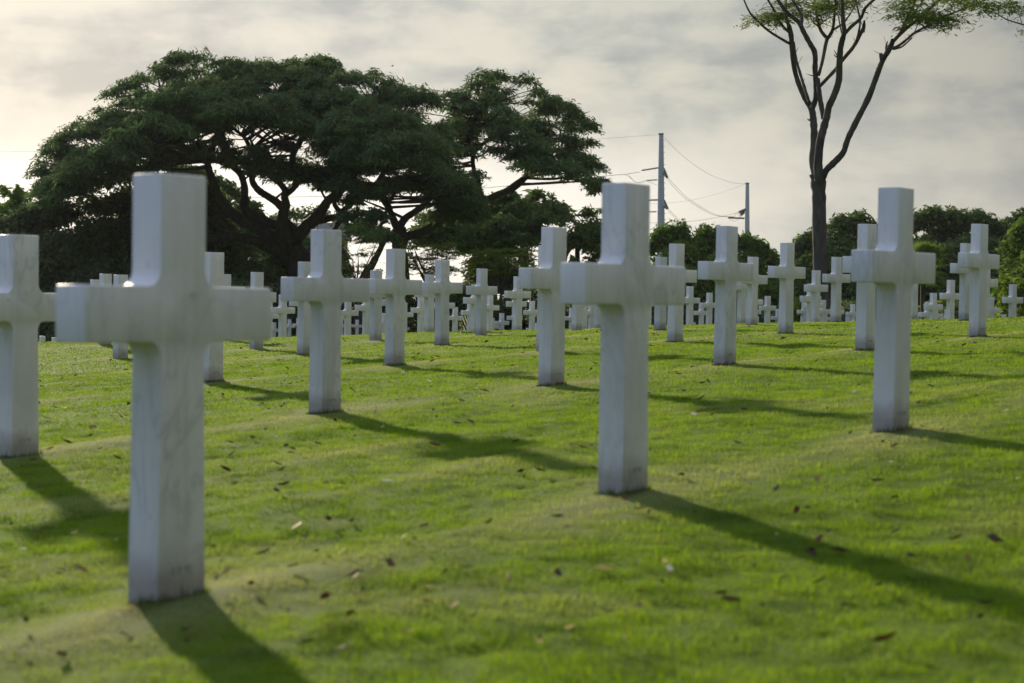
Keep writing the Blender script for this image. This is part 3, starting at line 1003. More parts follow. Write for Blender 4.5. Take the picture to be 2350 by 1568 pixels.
    topr = [(1028, 215), (1060, 205), (1088, 200), (1105, 170), (1140, 160), (1185, 160), (1215, 185), (1245, 212), (1280, 228), (1312, 240), (1350, 275), (1382, 308), (1392, 350), (1400, 410)]
    botr = [(1028, 262), (1060, 330), (1100, 360), (1150, 350), (1200, 390), (1260, 400), (1330, 415), (1370, 440), (1400, 425)]
    padr = pads_from(topr, botr, D + 4, 6.0, 124, .74, .36, .9, rg)
    tuft = pads_from([(1355, 400), (1385, 405), (1400, 410)], [(1355, 455), (1385, 450), (1400, 425)], D + 4, 1.5, 5, .55, .5, 1.0, rg)
    low = pads_from([(1020, 430), (1090, 440)], [(1020, 500), (1090, 500)], D + 2, 4, 10, 1.1, .35, 1.0, rg)
    low += pads_from([(960, 470), (1000, 470), (1060, 480)], [(960, 500), (1000, 520), (1060, 520)], D + 4, 3, 5, .7, .35, 1.0, rg)
    rim = []
    for tp in (topm, topr):
        for a in range(26):
            u = rg.uniform(tp[0][0] + 8, tp[-1][0] - 6)
            y = float(np.interp(u, [p[0] for p in tp], [p[1] for p in tp]))
            rim.append((at(u, y + rg.uniform(3, 14), D + (4 if tp is topr else 0)) + Vector((0, rg.uniform(-2, 2), 0)), rg.uniform(.4, .8), rg.uniform(.22, .4)))
    tree('rain_tree', b, lb, padm + padr + tuft + low + rim, M['rain'], M['bark_dark'],
         'dark spreading tree with a thick three forked trunk, its crown nearest the utility poles',
         per=160, L=.31, Wd=.09, tilt=.8, cut=.46, tw=(.08, .022), seed=8, maxd=10, freq=2.0, drop=.25)

    # ---------------- leaning trunk in front of it
    D = 106.0
    b = base_at(826, D)
    lb = [([b] + limb(ZR, [(690, 1380), (790, 1160), (880, 980), (960, 820), (1040, 660)], 1, D)[0], [.30, .26, .19, .165, .15, .14]),
          limb(ZR, [(1040, 670), (985, 590), (945, 510), (950, 430), (1010, 400), (1070, 370)], [105, 90, 70, 65, 50, 30], D, 0, 2, kR),
          limb(ZR, [(940, 830), (890, 680), (850, 560), (800, 460), (700, 420)], [50, 44, 38, 30, 16], D, 0, 2, kR),
          limb(ZR, [(840, 520), (830, 400), (835, 280), (800, 150)], [26, 22, 18, 10], D, 1, 2, kR),
          limb(ZR, [(800, 460), (690, 400), (660, 340), (560, 310), (450, 280)], [24, 20, 18, 14, 8], D, 1, 3, kR),
          limb(ZR, [(1060, 660), (1150, 640), (1180, 600)], [50, 40, 24], D, 0, -1, kR)]
    rg = random.Random(41)
    pads = pads_from([(800, 490), (840, 478), (880, 500), (905, 530)], [(800, 540), (840, 548), (880, 545), (905, 550)], D, 3.5, 16, .8, .32, 1.0, rg)
    pads += pads_from([(780, 470), (830, 462), (890, 470)], [(780, 500), (830, 500), (890, 520)], D + 2, 3, 10, .7, .35, 1.0, rg)
    tree('leaning_tree', b, lb, pads, M['rain'], M['bark_dark'], 'slender dark tree leaning right in front of the forked trunk',
         per=170, L=.26, Wd=.11, cut=.5, tw=(.04, .012), seed=9)

    # ---------------- young feathery trees in the bright gap
    for (u0, D, top_, wd, sd, lab) in ((815, 101, 520, 95, 51, 'young feathery tree with thin bare stems against the bright gap left of the leaning trunk'),
                                       (985, 103, 560, 95, 52, 'young feathery tree with flat layered leaves just right of the forked trunk'),
                                       (1150, 105, 570, 130, 53, 'young feathery green tree with layered leaves below the far dark tree')):
        rg = random.Random(sd)
        b = base_at(u0, D)
        lb = []
        tips = []
        st = at(u0, 690, D)
        lb.append(([b, st, at(u0 + 2, 640, D)], [.10, .075, .06]))
        for k in range(11):
            uu = u0 + rg.uniform(-.9, .9) * wd / 1.6
            yy = rg.uniform(top_, 610)
            ww = rg.uniform(-1.2, 1.2)
            p0 = at(u0, rg.uniform(640, 680), D)
            p2 = at(uu, yy, D) + Vector((0, ww, 0))
            lb.append(([p0, p0 + (p2 - p0) * .5 + Vector((rg.uniform(-.1, .1), 0, -.1)), p2], [.05, .034, .012]))
        pads = []
        for k in range(80 if sd != 51 else 64):
            uu = u0 + rg.uniform(-1, 1) * wd / 1.5
            yy = rg.uniform(top_, 640 if sd == 51 else 630)
            pads.append((at(uu, yy, D) + Vector((0, rg.uniform(-1.3, 1.3), 0)), rg.uniform(.22, .5), rg.uniform(.05, .11)))
        tree('young_tree', b, lb, pads, M['feather'] if sd != 51 else M['feather'], M['bark_dark'], lab, group='young feathery trees under the big crowns',
             per=130 if sd != 51 else 70, L=.17, Wd=.055, tilt=.6, cut=.25, tw=(.02, .006), seed=sd, sides=6, maxd=2.5)

    # ---------------- background trees
    def bgtree(u, D, top_, bot_, n, rad, lab, mat='rain2', depth=6, per=170, L=.33, Wd=.15, cut=.3, flat=.48, bias=1.1, seed=1, trunk=.3, fork=None, name='broadleaf_tree', twf=.7):
        rg = random.Random(seed)
        b = base_at(u, D)
        yb = np.mean([p[1] for p in bot_]); yt = np.mean([p[1] for p in top_])
        lb = [([b, at(u + rg.uniform(-6, 6), yb + 10, D), at(u + rg.uniform(-8, 8), yb - .15 * (yb - yt), D)], [trunk * 1.3, trunk, trunk * .8])]
        us = [p[0] for p in top_]
        for k in range(6):
            uu = us[0] + (us[-1] - us[0]) * (k + rg.uniform(.25, .75)) / 6
            p0 = at(u, yb + rg.uniform(-4, 8), D); p2 = at(uu, float(np.interp(uu, us, [p[1] for p in top_])) * .5 + yb * .5, D) + Vector((0, rg.uniform(-.5, .5) * depth, 0))
            mid = p0 + (p2 - p0) * .5 + Vector((0, 0, -.12 * (p2 - p0).length + rg.uniform(-.2, .2)))
            lb.append(([p0, mid, p2], [trunk * .7, trunk * .5, trunk * .2]))
        if fork: lb += fork
        pads = pads_from(top_, bot_, D, depth, n, rad, flat, bias, rg)
        for a in range(int(n * .35)):
            uu = rg.uniform(us[0] + 5, us[-1] - 5)
            y = float(np.interp(uu, us, [p[1] for p in top_]))
            pads.append((at(uu, y + rg.uniform(4, 12), D) + Vector((0, rg.uniform(-1, 1), 0)), rg.uniform(.35, .6) * rad, rg.uniform(.3, .5) * rad * flat * 2))
        return tree(name, b, lb, pads, M[mat], M['bark_dark'], lab, group='trees beyond the far graves', per=per, L=L, Wd=Wd, tilt=.95, cut=cut, seed=seed, freq=1.4, tw=(.06, .02), twfrac=twf)

    bgtree(120, 126, [(-60, 540), (0, 512), (50, 498), (85, 486), (130, 476), (200, 466), (280, 452), (340, 432), (400, 415), (470, 430), (520, 470)],
           [(-60, 690), (0, 700), (130, 700), (280, 690), (400, 660), (520, 600)], 140, 1.7, 'very dark low spreading tree filling the left behind the nearest crosses', 'dark', 8, 130, .42, .2, .12, .45, 1.0, 61, .4)
    bgtree(20, 150, [(-40, 450), (0, 432), (20, 428), (50, 440), (75, 462), (85, 480)], [(-40, 560), (0, 560), (50, 540), (85, 520)], 34, .9, 'pale loose leaved tree at the far left edge against the white sky', 'bright', 3, 60, .42, .28, .45, .6, .9, 62, .2)
    bgtree(480, 146, [(370, 400), (400, 386), (440, 384), (480, 398), (520, 420), (560, 450), (600, 490)], [(370, 560), (440, 570), (520, 570), (600, 580)], 60, 1.4, 'dark rounded tree showing behind the left limbs of the huge tree', 'rain2', 6, 130, .4, .18, .2, .42, 1.0, 63, .35)
    bgtree(560, 130, [(420, 560), (470, 545), (520, 552), (570, 560), (620, 572), (680, 590), (740, 600), (785, 625)], [(420, 720), (560, 730), (680, 725), (785, 720)], 80, 1.2, 'dark leafy mass of a low tree under the limbs of the huge tree', 'dark', 5, 170, .36, .16, .06, .5, 1.0, 75, .25)
    bgtree(690, 156, [(610, 520), (645, 490), (690, 478), (730, 472), (770, 480), (790, 500)], [(610, 640), (690, 650), (790, 640)], 44, 1.2, 'grey green tree seen between the two trunks behind the brown roof', 'rain2', 5, 100, .38, .18, .3, .45, 1.0, 64, .25)
    fk = [limb(lambda x, y: (1028 + x * .1756, 385.5 + y * .1756), [(1010, 1240), (1030, 1100), (1045, 900), (1040, 780), (1100, 640), (1130, 560)], [40, 40, 30, 22, 16, 8], 134, 0, 1, .1756),
          limb(lambda x, y: (1028 + x * .1756, 385.5 + y * .1756), [(1030, 1090), (1110, 1000), (1190, 950)], [26, 22, 14], 134, 0, 0, .1756),
          limb(lambda x, y: (1028 + x * .1756, 385.5 + y * .1756), [(820, 1170), (870, 1110), (960, 1090), (1020, 1110)], [20, 22, 24, 26], 134, 0, 0, .1756),
          limb(lambda x, y: (1028 + x * .1756, 385.5 + y * .1756), [(620, 700), (700, 610), (720, 520), (640, 420)], [14, 14, 12, 8], 134, 0, 0, .1756),
          limb(lambda x, y: (1028 + x * .1756, 385.5 + y * .1756), [(1110, 490), (1060, 440), (960, 440)], [12, 10, 6], 134, 0, 0, .1756)]
    bgtree(1130, 134, [(950, 500), (1000, 480), (1060, 470), (1110, 460), (1160, 440), (1200, 428), (1235, 436), (1260, 442), (1290, 458), (1297, 470)],
           [(950, 545), (1000, 560), (1060, 575), (1130, 585), (1190, 570), (1240, 540), (1270, 500), (1297, 476)], 66, 1.15, 'dark broad tree with drooping boughs under the right limb of the forked tree', 'rain2', 6, 130, .36, .16, .5, .32, 1.0, 65, .3, fk)
    bgtree(1190, 140, [(1080, 595), (1130, 575), (1190, 570), (1225, 600)], [(1080, 660), (1130, 660), (1190, 660), (1225, 640)], 26, 1.1, 'low dense dark tree left of the half hidden cross', 'dark', 4, 120, .38, .18, .2, .5, 1.0, 66, .25)
    fk = [limb(lambda x, y: (1028 + x * .1756, 385.5 + y * .1756), [(1480, 1400), (1530, 1180), (1570, 1090), (1650, 1010), (1740, 985), (1820, 1030), (1890, 1080), (1960, 1040), (2030, 980)], [60, 62, 58, 55, 50, 45, 40, 34, 20], 128, 0, 1, .1756)]
    bgtree(1330, 128, [(1296, 540), (1305, 510), (1318, 492), (1345, 480), (1385, 476), (1420, 490), (1440, 520)], [(1296, 560), (1330, 562), (1385, 572), (1440, 570)], 34, .9, 'small dark tree with a curved limb left of the large middle cross head', 'rain2', 4, 130, .34, .16, .5, .36, 1.0, 67, .15, fk)
    bgtree(1350, 120, [(1296, 610), (1320, 588), (1350, 578), (1390, 566), (1430, 575)], [(1296, 700), (1350, 710), (1430, 710)], 30, .8, 'bright green bushy tree under the curved limb', 'bright', 3, 110, .34, .18, .3, .5, 1.0, 68, .15)
    bgtree(1640, 150, [(1480, 570), (1500, 545), (1530, 524), (1570, 518), (1610, 530), (1650, 538), (1690, 540), (1725, 548), (1755, 565), (1780, 592), (1795, 620)],
           [(1480, 715), (1560, 725), (1660, 725), (1740, 720), (1795, 700)], 110, 1.25, 'rounded mid green tree below the two utility poles', 'bright', 7, 210, .36, .2, .08, .6, 1.0, 69, .3)
    bgtree(1930, 142, [(1815, 600), (1830, 565), (1850, 545), (1880, 525), (1905, 508), (1940, 498), (1975, 498), (2000, 515), (2020, 545), (2035, 590)],
           [(1815, 700), (1880, 715), (1960, 715), (2035, 700)], 80, 1.4, 'rounded dark tree standing behind the tall bare trunk', 'rain2', 6, 120, .42, .2, .15, .5, 1.0, 70, .3)
    bgtree(2190, 146, [(2070, 530), (2090, 500), (2130, 487), (2170, 486), (2200, 492), (2240, 494), (2270, 502), (2300, 520), (2315, 545)],
           [(2070, 715), (2150, 700), (2230, 690), (2290, 640), (2315, 600)], 120, 1.5, 'wide dark umbrella tree behind the large right cross', 'rain2', 8, 120, .42, .19, .15, .42, 1.0, 71, .35)
    bgtree(2400, 150, [(2285, 530), (2300, 500), (2330, 488), (2380, 486), (2430, 500), (2460, 530)], [(2285, 600), (2350, 640), (2460, 640)], 40, 1.3, 'dark tree crown at the right edge behind the yellowish drooping tree', 'rain2', 5, 110, .42, .2, .2, .5, 1.0, 72, .3)
    bgtree(2390, 118, [(2300, 600), (2312, 555), (2335, 522), (2370, 500), (2420, 495), (2460, 510)], [(2300, 660), (2335, 668), (2400, 680), (2460, 690)], 60, 1.0, 'yellowish dark tree with drooping boughs cut off by the right edge', 'bright', 4, 120, .36, .18, .12, .55, 1.0, 73, .25)

    # ---------------- the tall bare tree on the right
    D = 74.0
    b = base_at(1884, D)
    b2 = at(1884, 740, D); b2.z = b.z
    lb = [([b, at(1885, 700, D), at(1883, 620, D), at(1880, 520, D), at(1879, 440, D), at(1877, 400, D)], [.36, .305, .275, .255, .26, .32]),
          limb(Z7, [(450, 1640), (415, 1500), (425, 1300), (418, 1120), (400, 1000), (340, 900), (285, 780), (240, 620), (220, 460), (212, 330), (190, 230)], [80, 78, 70, 66, 62, 52, 46, 44, 46, 48, 40], D, .3, 1.2, k7),
          limb(Z7, [(190, 240), (165, 150), (165, 60), (170, -60)], [34, 28, 22, 14], D, 1.2, 1.4, k7),
          limb(Z7, [(195, 300), (120, 220), (60, 100), (0, 0), (-40, -80)], [26, 24, 20, 18, 12], D, 1.2, .6, k7),
          limb(Z7, [(195, 400), (100, 345), (0, 280), (-110, 180), (-170, 110), (-230, -20)], [26, 24, 24, 22, 18, 12], D, 1.1, .2, k7),
          limb(Z7, [(378, 940), (340, 820), (300, 690), (255, 530), (238, 390)], [26, 28, 27, 25, 22], D, -.2, 1.0, k7),
          limb(Z7, [(410, 990), (438, 900), (440, 780), (432, 640), (430, 490), (385, 400), (325, 290), (285, 210), (180, 120), (90, 0), (40, -90)], [50, 48, 50, 50, 48, 46, 46, 42, 36, 28, 18], D, .3, -1.0, k7),
          limb(Z7, [(300, 250), (312, 160), (250, 40), (190, -40)], [32, 28, 22, 14], D, -.8, -.6, k7),
          limb(Z7, [(470, 1660), (460, 1500), (480, 1300), (515, 1160), (545, 1060)], [86, 82, 76, 72, 66], D, -.3, -.7, k7),
          limb(Z7, [(510, 1090), (490, 980), (470, 850), (455, 720)], [46, 46, 44, 40], D, -.5, -.1, k7),
          limb(Z7, [(540, 1080), (560, 980), (610, 870), (650, 740), (655, 600), (665, 450), (690, 340), (705, 290)], [66, 62, 60, 60, 58, 54, 48, 44], D, -.7, -2.0, k7),
          limb(Z7, [(705, 300), (690, 200), (685, 90), (680, -40)], [40, 38, 34, 26], D, -2, -2.4, k7),
          limb(Z7, [(715, 300), (770, 240), (850, 170), (890, 80), (960, 10), (1040, -60)], [34, 32, 30, 28, 26, 18], D, -2, -3, k7),
          limb(Z7, [(480, 790), (545, 720), (610, 650), (690, 545), (770, 450), (820, 370), (870, 270), (885, 190)], [30, 32, 32, 34, 36, 34, 30, 16], D, -.3, -2.2, k7),
          limb(Z7, [(815, 370), (838, 270), (845, 190), (825, 90), (800, -20)], [22, 20, 18, 16, 10], D, -2, -1.4, k7),
          limb(Z7, [(465, 690), (500, 560), (525, 430), (545, 345)], [30, 32, 34, 40], D, -.1, 1.2, k7),
          limb(Z7, [(540, 350), (485, 280), (455, 180), (435, 60), (430, -40)], [36, 32, 26, 20, 14], D, 1.2, 1.8, k7),
          limb(Z7, [(550, 350), (590, 285), (605, 200), (615, 80), (625, -50)], [36, 32, 26, 20, 14], D, 1.2, .6, k7),
          limb(Z7, [(460, 245), (400, 180), (390, 120), (415, 95)], [14, 12, 10, 5], D, 1.4, 2, k7),
          limb(Z7, [(600, 275), (690, 215), (760, 120), (810, 30)], [20, 17, 14, 10], D, .9, 1.6, k7),
          limb(Z7, [(675, 300), (655, 200), (640, 140), (600, 150), (520, 190), (470, 250)], [14, 13, 10, 9, 8, 4], D, -1, .6, k7),
          limb(Z7, [(470, 1680), (530, 1570), (610, 1490), (690, 1400), (735, 1270), (825, 1090), (925, 890), (1000, 690), (1055, 550), (1110, 460), (1150, 370)], [90, 66, 62, 58, 56, 56, 54, 50, 48, 48, 44], D, 0, -3.5, k7),
          limb(Z7, [(1140, 390), (1215, 300), (1270, 180), (1330, 60), (1370, -40)], [32, 28, 26, 22, 16], D, -3.4, -3.0, k7),
          limb(Z7, [(1150, 380), (1260, 270), (1400, 160), (1520, 50), (1620, -40)], [34, 32, 30, 28, 20], D, -3.4, -4.6, k7),
          limb(Z7, [(1120, 450), (1200, 420), (1290, 350), (1350, 300), (1500, 220), (1620, 150), (1780, 90), (1950, 20), (2080, -40)], [26, 24, 22, 22, 20, 18, 15, 12, 8], D, -3.3, -5.5, k7),
          limb(Z7, [(1150, 455), (1230, 430), (1320, 350)], [16, 15, 12], D, -3.3, -4, k7),
          limb(Z7, [(1240, 280), (1330, 140), (1420, 10)], [16, 14, 10], D, -3.4, -2.6, k7),
          limb(Z7, [(1340, 310), (1380, 220), (1440, 150)], [9, 7, 4], D, -4, -4.4, k7),
          limb(Z7, [(1085, 480), (1085, 420), (1100, 380)], [20, 16, 8], D, -3, -3, k7),
          limb(Z7, [(1050, 580), (1040, 520), (1035, 490)], [40, 36, 28], D, -2.8, -2.8, k7),
          limb(Z7, [(880, 300), (892, 240), (890, 200)], [14, 10, 5], D, -2.2, -2.2, k7),
          limb(Z7, [(455, 1650), (440, 1610), (440, 1590)], [70, 56, 30], D, -.2, -.2, k7),
          limb(Z7, [(2450, 260), (2300, 215), (2180, 175), (2080, 110)], [14, 13, 11, 6], D, -7, -6, k7),
          limb(Z7, [(2600, 330), (2450, 260), (2350, 250)], [18, 13, 10], D, -8, -6.5, k7),
          limb(Z7, [(2330, 215), (2310, 150), (2280, 120)], [7, 6, 3], D, -7, -7, k7)]
    rg = random.Random(77)
    pads = []
    def spray(x0, x1, y0, y1, n, dd, r_=(.38, .75)):
        for k in range(n):
            x = rg.uniform(x0, x1); y = rg.uniform(y0, y1)
            pads.append((at(*Z7(x, y), D + dd + rg.uniform(-1.2, 1.2)), rg.uniform(*r_), rg.uniform(.14, .26)))
    spray(-120, 100, 110, 200, 9, 1.0); spray(40, 330, 20, 150, 13, 1.2); spray(330, 620, -10, 130, 14, 1.4); spray(620, 820, -30, 90, 8, 0); spray(0, 120, 195, 235, 4, .8, (.25, .4))
    spray(420, 560, 150, 215, 5, 1.3, (.25, .4)); spray(1180, 1420, 30, 140, 9, -4); spray(1300, 1640, 60, 200, 14, -4.5); spray(1550, 1780, 140, 200, 8, -5); spray(1560, 1660, 210, 260, 6, -5, (.25, .4)); spray(1150, 1210, 255, 270, 3, -3.6, (.22, .3))
    spray(1640, 1980, -30, 50, 8, -5); spray(1230, 1330, -40, 20, 4, -4); spray(1950, 2230, 20, 60, 7, -6); spray(1950, 2100, 90, 120, 5, -6, (.25, .4)); spray(2180, 2420, 80, 110, 6, -7, (.25, .45)); spray(2280, 2420, 290, 330, 3, -7, (.22, .35))
    # the rest of the flat umbrella crown continues above the frame
    for k in range(110):
        a = rg.uniform(0, 2 * math.pi); q = math.sqrt(rg.random())
        x = 760 + math.cos(a) * q * 1700
        pads.append((at(*Z7(x, rg.uniform(-620, -150) - 80 * (1 - q)), D) + Vector((0, math.sin(a) * q * 7, 0)), rg.uniform(.5, 1.0), rg.uniform(.07, .13)))
    tree('bare_limbed_tree', b, lb, pads, M['feather'], M['bark_grey'], 'tall slender tree with bare grey forking limbs and thin feathery leaves at the top right',
         per=52, L=.24, Wd=.048, tilt=.55, cut=.3, tw=(.022, .006), seed=77, sides=10, stubs=70, maxd=3.2, freq=2.0, twfrac=.8)

    # ---------------- shrubs closing the view under the trees
    shr = [(-30, 108, 130, 690, 'dark'), (110, 110, 150, 705, 'dark'), (260, 107, 150, 690, 'dark'), (400, 109, 150, 668, 'dark'), (545, 108, 150, 640, 'dark'),
           (660, 110, 110, 655, 'dark'), (840, 110, 120, 652, 'dark'), (960, 109, 130, 645, 'dark'), (1090, 110, 130, 640, 'dark'), (1215, 108, 120, 648, 'dark'),
           (1330, 110, 130, 690, 'dark'), (1460, 109, 140, 690, 'dark'), (1600, 110, 150, 680, 'dark'), (1735, 108, 130, 672, 'dark'), (1950, 110, 130, 690, 'dark'),
           (2070, 108, 130, 680, 'dark'), (2200, 110, 140, 690, 'dark'), (2420, 109, 130, 668, 'dark')]
    where = ['at the far left edge', 'left of the nearest cross', 'behind the left arm of the nearest cross', 'behind the shaft of the nearest cross', 'left of the huge tree trunk',
             'at the foot of the huge tree trunk', 'at the foot of the leaning tree', 'right of the forked trunk', 'below the drooping far tree', 'left of the half hidden cross',
             'below the curved limb', 'behind the large middle cross', 'below the rounded green tree', 'at the right foot of the rounded green tree', 'right of the tall bare trunk',
             'behind the large right cross', 'below the umbrella tree', 'at the far right edge']
    for n_, (u, D, w, yt, mt) in enumerate(shr):
        rg = random.Random(200 + n_)
        b = base_at(u, D)
        hgt = at(u, yt, D).z - b.z
        o = empty('shrub', b)
        tag(o, 'dark leafy shrub ' + where[n_], 'shrub', 'dark shrubs under the far trees')
        pads = []
        wm = w / 2 * D / F
        for k in range(34):
            a = rg.uniform(-1, 1); zz = rg.random()
            pads.append((Vector((a * wm * 1.15, rg.uniform(-1, 1), .2 + zz * (hgt * (1 - .25 * a * a) - .5))), rg.uniform(.45, .8), rg.uniform(.35, .6)))
        tb = Tubes()
        for k in range(7):
            q = rg.choice(pads)[0]
            tb.add([Vector((rg.uniform(-.3, .3), 0, 0)), q * .5 + Vector((0, 0, .1)), q], [.05, .035, .012], 5, 3, .1)
        tb.build('stem', M['bark_dark'], o)
        leaf_mesh('foliage', fill_pads(pads, 150, (0, 0, 0), .1, 1.5, n_), .26, .12, 1.1, o, M[mt])
    # yellow-green leafy bushes
    for (u, D, w, yt, lab) in ((1845, 88, 62, 668, 'bright yellow green bush left of the tall bare trunk'), (2330, 92, 70, 628, 'yellow green bush behind the small cross at the far right'), (2262, 94, 24, 705, 'low yellow green plant between the two far right crosses')):
        rg = random.Random(int(u))
        b = base_at(u, D)
        hgt = at(u, yt, D).z - b.z
        o = empty('bush', b); tag(o, lab, 'bush', 'yellow green bushes')
        wm = w / 2 * D / F
        pads = [(Vector((rg.uniform(-1, 1) * wm, rg.uniform(-.5, .5), .15 + rg.random() * (hgt - .4))), rg.uniform(.2, .36), rg.uniform(.18, .3)) for k in range(44)]
        tb = Tubes()
        for k in range(9):
            q = rg.choice(pads)[0]
            tb.add([Vector((rg.uniform(-.2, .2), 0, 0)), q * .5, q], [.03, .02, .008], 5, 3, .1)
        tb.build('stem', M['bark_dark'], o)
        leaf_mesh('foliage', fill_pads(pads, 420, (0, 0, 0), .25, 3, int(u)), .17, .10, 1.1, o, M['yellow'])
    # palms
    def palm(u, D, yc, rpx, lab, mat, fan=True, seed=1, n=30):
        rg = random.Random(seed)
        b = base_at(u, D)
        c = at(u, yc, D) - b
        rad = rpx * D / F
        o = empty('palm', b); tag(o, lab, 'palm')
        tb = Tubes(); tb.add([Vector((0, 0, 0)), c * .5, c], [.16, .13, .12], 8, 3, .1); tb.build('trunk', M['bark_dark'], o)
        V = []; T = []
        for k in range(n):
            az = rg.uniform(0, 6.283); el = rg.uniform(-.9, 1.2)
            d = Vector((math.cos(az) * math.cos(el), math.sin(az) * math.cos(el), math.sin(el)))
            sd = d.cross(Vector((0, 0, 1))); sd.normalize(); up = sd.cross(d)
            if fan:
                h = c + d * rad * .5
                for q in range(15):
                    a = (q - 7) / 7 * 1.35
                    dd = d * math.cos(a) + sd * math.sin(a)
                    e = h + dd * rad * .55 + Vector((0, 0, -.12 * rad * abs(a)))
                    pn = (sd * math.cos(a) - d * math.sin(a)) * rad * .035
                    s_ = len(V); V += [h, h + dd * rad * .3 + pn, e, h + dd * rad * .3 - pn]; T.append((s_, s_ + 1, s_ + 2, s_ + 3))
            else:
                for q in range(16):
                    t = .2 + .8 * q / 16
                    p = c + d * rad * t + Vector((0, 0, -.55 * rad * t * t))
                    for sg in (-1, 1):
                        dd = (d * .6 + sd * sg).normalized()
                        e = p + dd * rad * .28 * (1.1 - t * .6) + Vector((0, 0, -.05 * rad))
                        s_ = len(V); V += [p, p + dd * rad * .12 + up * .02 * rad, e, p + dd * rad * .12 - d * .03 * rad]; T.append((s_, s_ + 1, s_ + 2, s_ + 3))
        sh = np.repeat(RNG.random(len(T))[:, None], 4, 1)
        me = mesh_np('fronds', np.array([tuple(v) for v in V]), [np.array(T)], False, {'shade': ('FLOAT', sh)})
        link('fronds', me, M[mat], o)
    palm(2118, 104, 612, 66, 'fan palm with stiff yellowish green fronds right of the large right cross', 'bright', True, 5, 40)
    palm(2150, 100, 700, 38, 'small bright young palm under the umbrella tree', 'yellow', False, 6, 16)
    palm(1778, 165, 585, 16, 'little feather palm sticking up right of the rounded green tree', 'dark', False, 7, 22)
    palm(838, 112, 655, 34, 'dark spiky palm tuft at the foot of the leaning tree', 'dark', False, 8, 26)

# ------------------------------------------------------------------ poles and cables
def ZP(x, y): return (1468.7 + x * .1873, 293.7 + y * .1873)
def cable(pts, D0, D1, r, lab, name='power_cable', grp='power cables'):
    tb = Tubes()
    n = len(pts)
    P = [at(u, y, D0 + (D1 - D0) * k / (n - 1)) for k, (u, y) in enumerate(pts)]
    tb.add(P, [r] * n, 5, 6)
    o = tb.build(name, M['cable'])
    tag(o, lab, 'cable', grp)
    return o

